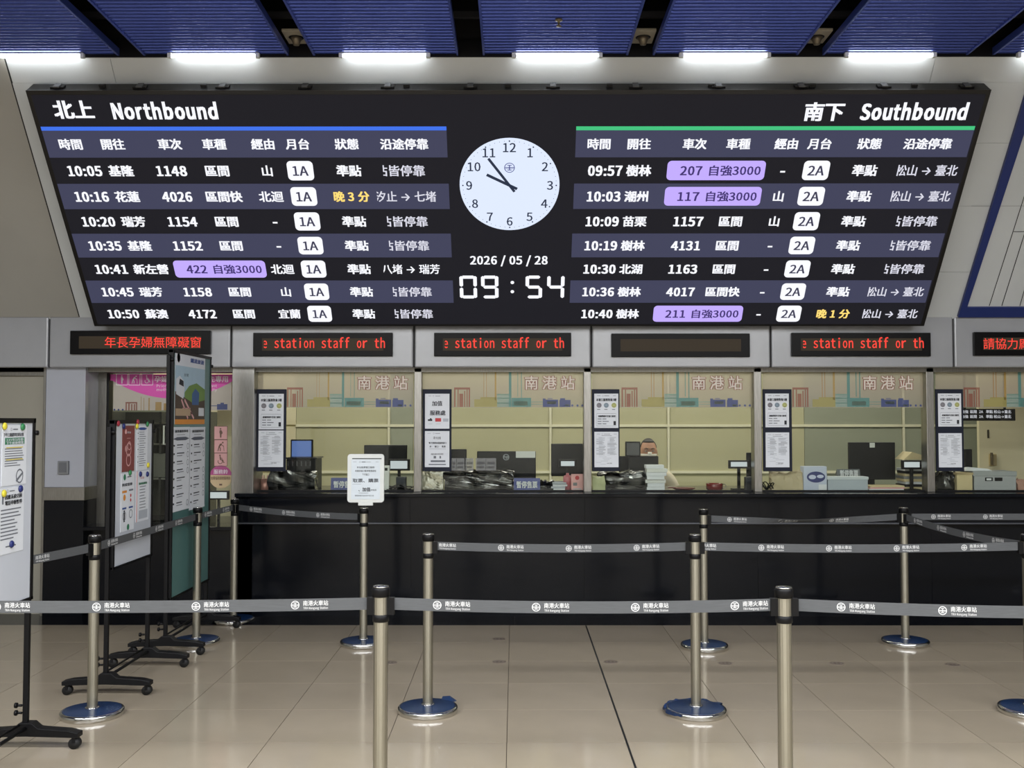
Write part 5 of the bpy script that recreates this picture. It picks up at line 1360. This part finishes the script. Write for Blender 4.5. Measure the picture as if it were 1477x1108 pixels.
# board W2
y0b, y1b = onX(160, 700, XBD).y, onX(217, 700, XBD).y
boards('whiteboard', y0b, y1b, onX(190, 811, XBD).z, H + .005, 'narrow white board on casters with a red poster, before the accessible window', WHITEB)
PXY = lambda px, py: onX(px, py, XF + .0025)
def pst(pxa, pxb, pyt, pyb, items, label, mat=PAPER):
    mid = (pxa + pxb) / 2; za, zb2 = onX(mid, pyt, XF).z, onX(mid, pyb, XF).z; ya, yb2 = PXY(pxa, pyt).y, PXY(pxb, pyt).y
    return sheet('poster', XF + .0025, ya, zb2, yb2 - ya, za - zb2, items, None, mat, 90, label, 'poster', 'papers on the caster boards')
RP = P('brick_red_poster', '#7d3f3c', .6)
pst(177, 194.5, 614, 680, [('t', PAPER, .5, .85, .05, '月台', .3), ('d', PINKP, .25, .87, .08), ('d', PINKP, .3, .5, .1), ('o', PINKP, .55, .56, .14), ('o', PINKP, .5, .25, .2), ('o', PINKP, .5, .48, .22), ('r', PINKP, .35, .72, .65, .73)], 'long brick red poster on the narrow white board', RP)
pst(198, 213, 614, 678, [('p', BLUP, [(.05, .93), (.3, .96), (.7, .96), (.95, .93), (.7, .9), (.3, .9)])] + lines(ra, .06, .85, .05, INKG, .2, .85, .25) + [('r', INK, .05, z, .12, z + .02) for z in (.82, .7, .58, .46, .3, .18)], 'narrow list notice with a dark oval heading right of the red poster')
pst(175, 194, 682, 765, [('d', GRNP, .25, .93, .09), ('r', INKG, .45, .92, .75, .94), ('t', INK, .45, .8, .055, '防疫宣導', .75, .02), ('r', ORP, .08, .66, .42, .7), ('r', INKG, .58, .68, .9, .71), ('d', ORP, .25, .58, .09), ('d', REDP, .72, .6, .05), ('d', REDP, .72, .52, .05), ('r', BLUP, .1, .38, .4, .41), ('r', BLUP, .58, .38, .9, .41), ('o', INKG, .25, .26, .13), ('o', INKG, .74, .28, .13), ('r', INK, .2, .16, .3, .36), ('d', GRNP, .55, .06, .09)], 'white health notice with small orange and blue pictures below the red poster')
pst(197, 215, 679, 751, [('r', PINKP, 0, 0, .07, 1), ('t', REDP, .45, .86, .05, '公告', .3), ('t', GRNP, .5, .75, .05, '服務調整', .65, .02)] + lines(ra, .25, .68, .06, INKG, .25, .75, .25) + [('r', LG, .2, .05, .9, .22)], 'white notice with pink edge at the lower right of the narrow board')
magnet(170, 611, XF + .004, MR, 'red magnet at the top left of the narrow white board'); magnet(178, 615, XF + .004, MBL, 'navy magnet on the red poster'); magnet(197, 615, XF + .004, MY, 'yellow magnet between red poster and list notice')
magnet(198, 609, XF + .004, MR, 'red magnet on the top frame of the narrow board'); magnet(212, 612, XF + .004, MG, 'green magnet at the top right of the narrow board'); magnet(187, 682, XF + .004, MG, 'green magnet below the red poster')
magnet(213, 671, XF + .004, MY, 'yellow magnet on the right side of the narrow board'); magnet(202, 684, XF + .004, MBL, 'navy magnet above the pink edged notice'); magnet(212, 684, XF + .004, MBL, 'navy magnet at the corner of the pink edged notice')
# board W3
y0b, y1b = onX(244, 700, XBD).y, onX(300, 700, XBD).y
boards('poster_board', y0b, y1b, onX(270, 852, XBD).z, onX(244, 503, XBD).z, 'tall teal board on casters with an illustrated travel poster', TEAL)
GRN2 = P('poster_grass', '#6f8f4a', .6); SKY2 = P('poster_sky', '#a9c3d2', .6); TRK = P('poster_earth', '#4a3b30', .6); LOCO = P('poster_white', '#d6dade', .5); BL2 = P('poster_blue', '#3d5f8f', .6)
q1 = [('p', SKY2, [(0, .35), (1, .35), (1, 1), (0, 1)], 0), ('p', PAPER, [(0, .82), (1, .82), (1, 1), (0, 1)], 1), ('p', GRN2, [(.3, .3), (1, .3), (1, .52), (.7, .6), (.45, .55), (.3, .45)], 1), ('p', TRK, [(0, 0.06), (1, .06), (1, .36), (.6, .3), (0, .46)], 2),
      ('p', LOCO, [(.03, .42), (.26, .36), (.3, .5), (.26, .62), (.14, .68), (.03, .63)], 3), ('p', INK, [(.12, .56), (.27, .53), (.26, .61), (.14, .64)], 4), ('p', BL2, [(.55, .28), (.78, .28), (.8, .46), (.66, .52), (.55, .44)], 3), ('p', ORP, [(0, 0), (1, 0), (1, .07), (0, .07)], 3),
      ('l', PINKP, .3, .35, .62, .08, .03), ('l', PINKP, .2, .35, .42, .08, .03), ('l', PINKP, .22, .16, .56, .16, .02), ('l', PINKP, .24, .22, .5, .22, .02), ('p', P('poster_tan', '#b39a7c', .6), [(.02, .12), (.5, .12), (.5, .22), (.02, .22)], 4),
      ('d', ORP, .1, .93, .05), ('r', ORP, .16, .9, .42, .95), ('t', BLUP, .72, .92, .07, '鐵道旅遊', .48, .03), ('t', INK, .35, .7, .05, '台灣', .14), ('r', BL2, .5, .74, .9, .75), ('r', INKG, .55, .68, .9, .69), ('r', INKG, .6, .62, .9, .63), ('p', LOCO, [(.78, .12), (.97, .12), (.97, .24), (.78, .24)], 5)]
pst(253, 295.8, 512, 612, q1, 'colourful illustrated train travel poster at the top of the tall teal board')
def lst(s):
    r3 = random.Random(s); L = [('t', INK, .5, .95, .035, '旅客服務事項', .75, .02), ('r', INKG, .25, .905, .7, .911), ('p', P('oval_grey', '#4f5462', .6), [(.04, .86), (.25, .88), (.75, .88), (.96, .86), (.75, .84), (.25, .84)]), ('r', INKG, .985, .03, 1, .97)]
    z = .78
    while z > .06:
        L += [('r', INK, .06, z - .01, .13, z + .01), ('r', INK, .25, z, .25 + r3.uniform(.3, .5), z + .012), ('r', INKG, .25, z - .028, .25 + r3.uniform(.15, .4), z - .02)]
        if r3.random() < .6: L.append(('o', INKG, .88, z - .015, .06))
        z -= .098
    return L
pst(249, 274, 616, 736, lst(3), 'left half of the long white list notices on the teal board'); pst(274.3, 296.2, 616, 733, lst(8), 'right half of the long white list notices on the teal board')

# ---- tidy helper

bpy.data.objects.remove(_fo)
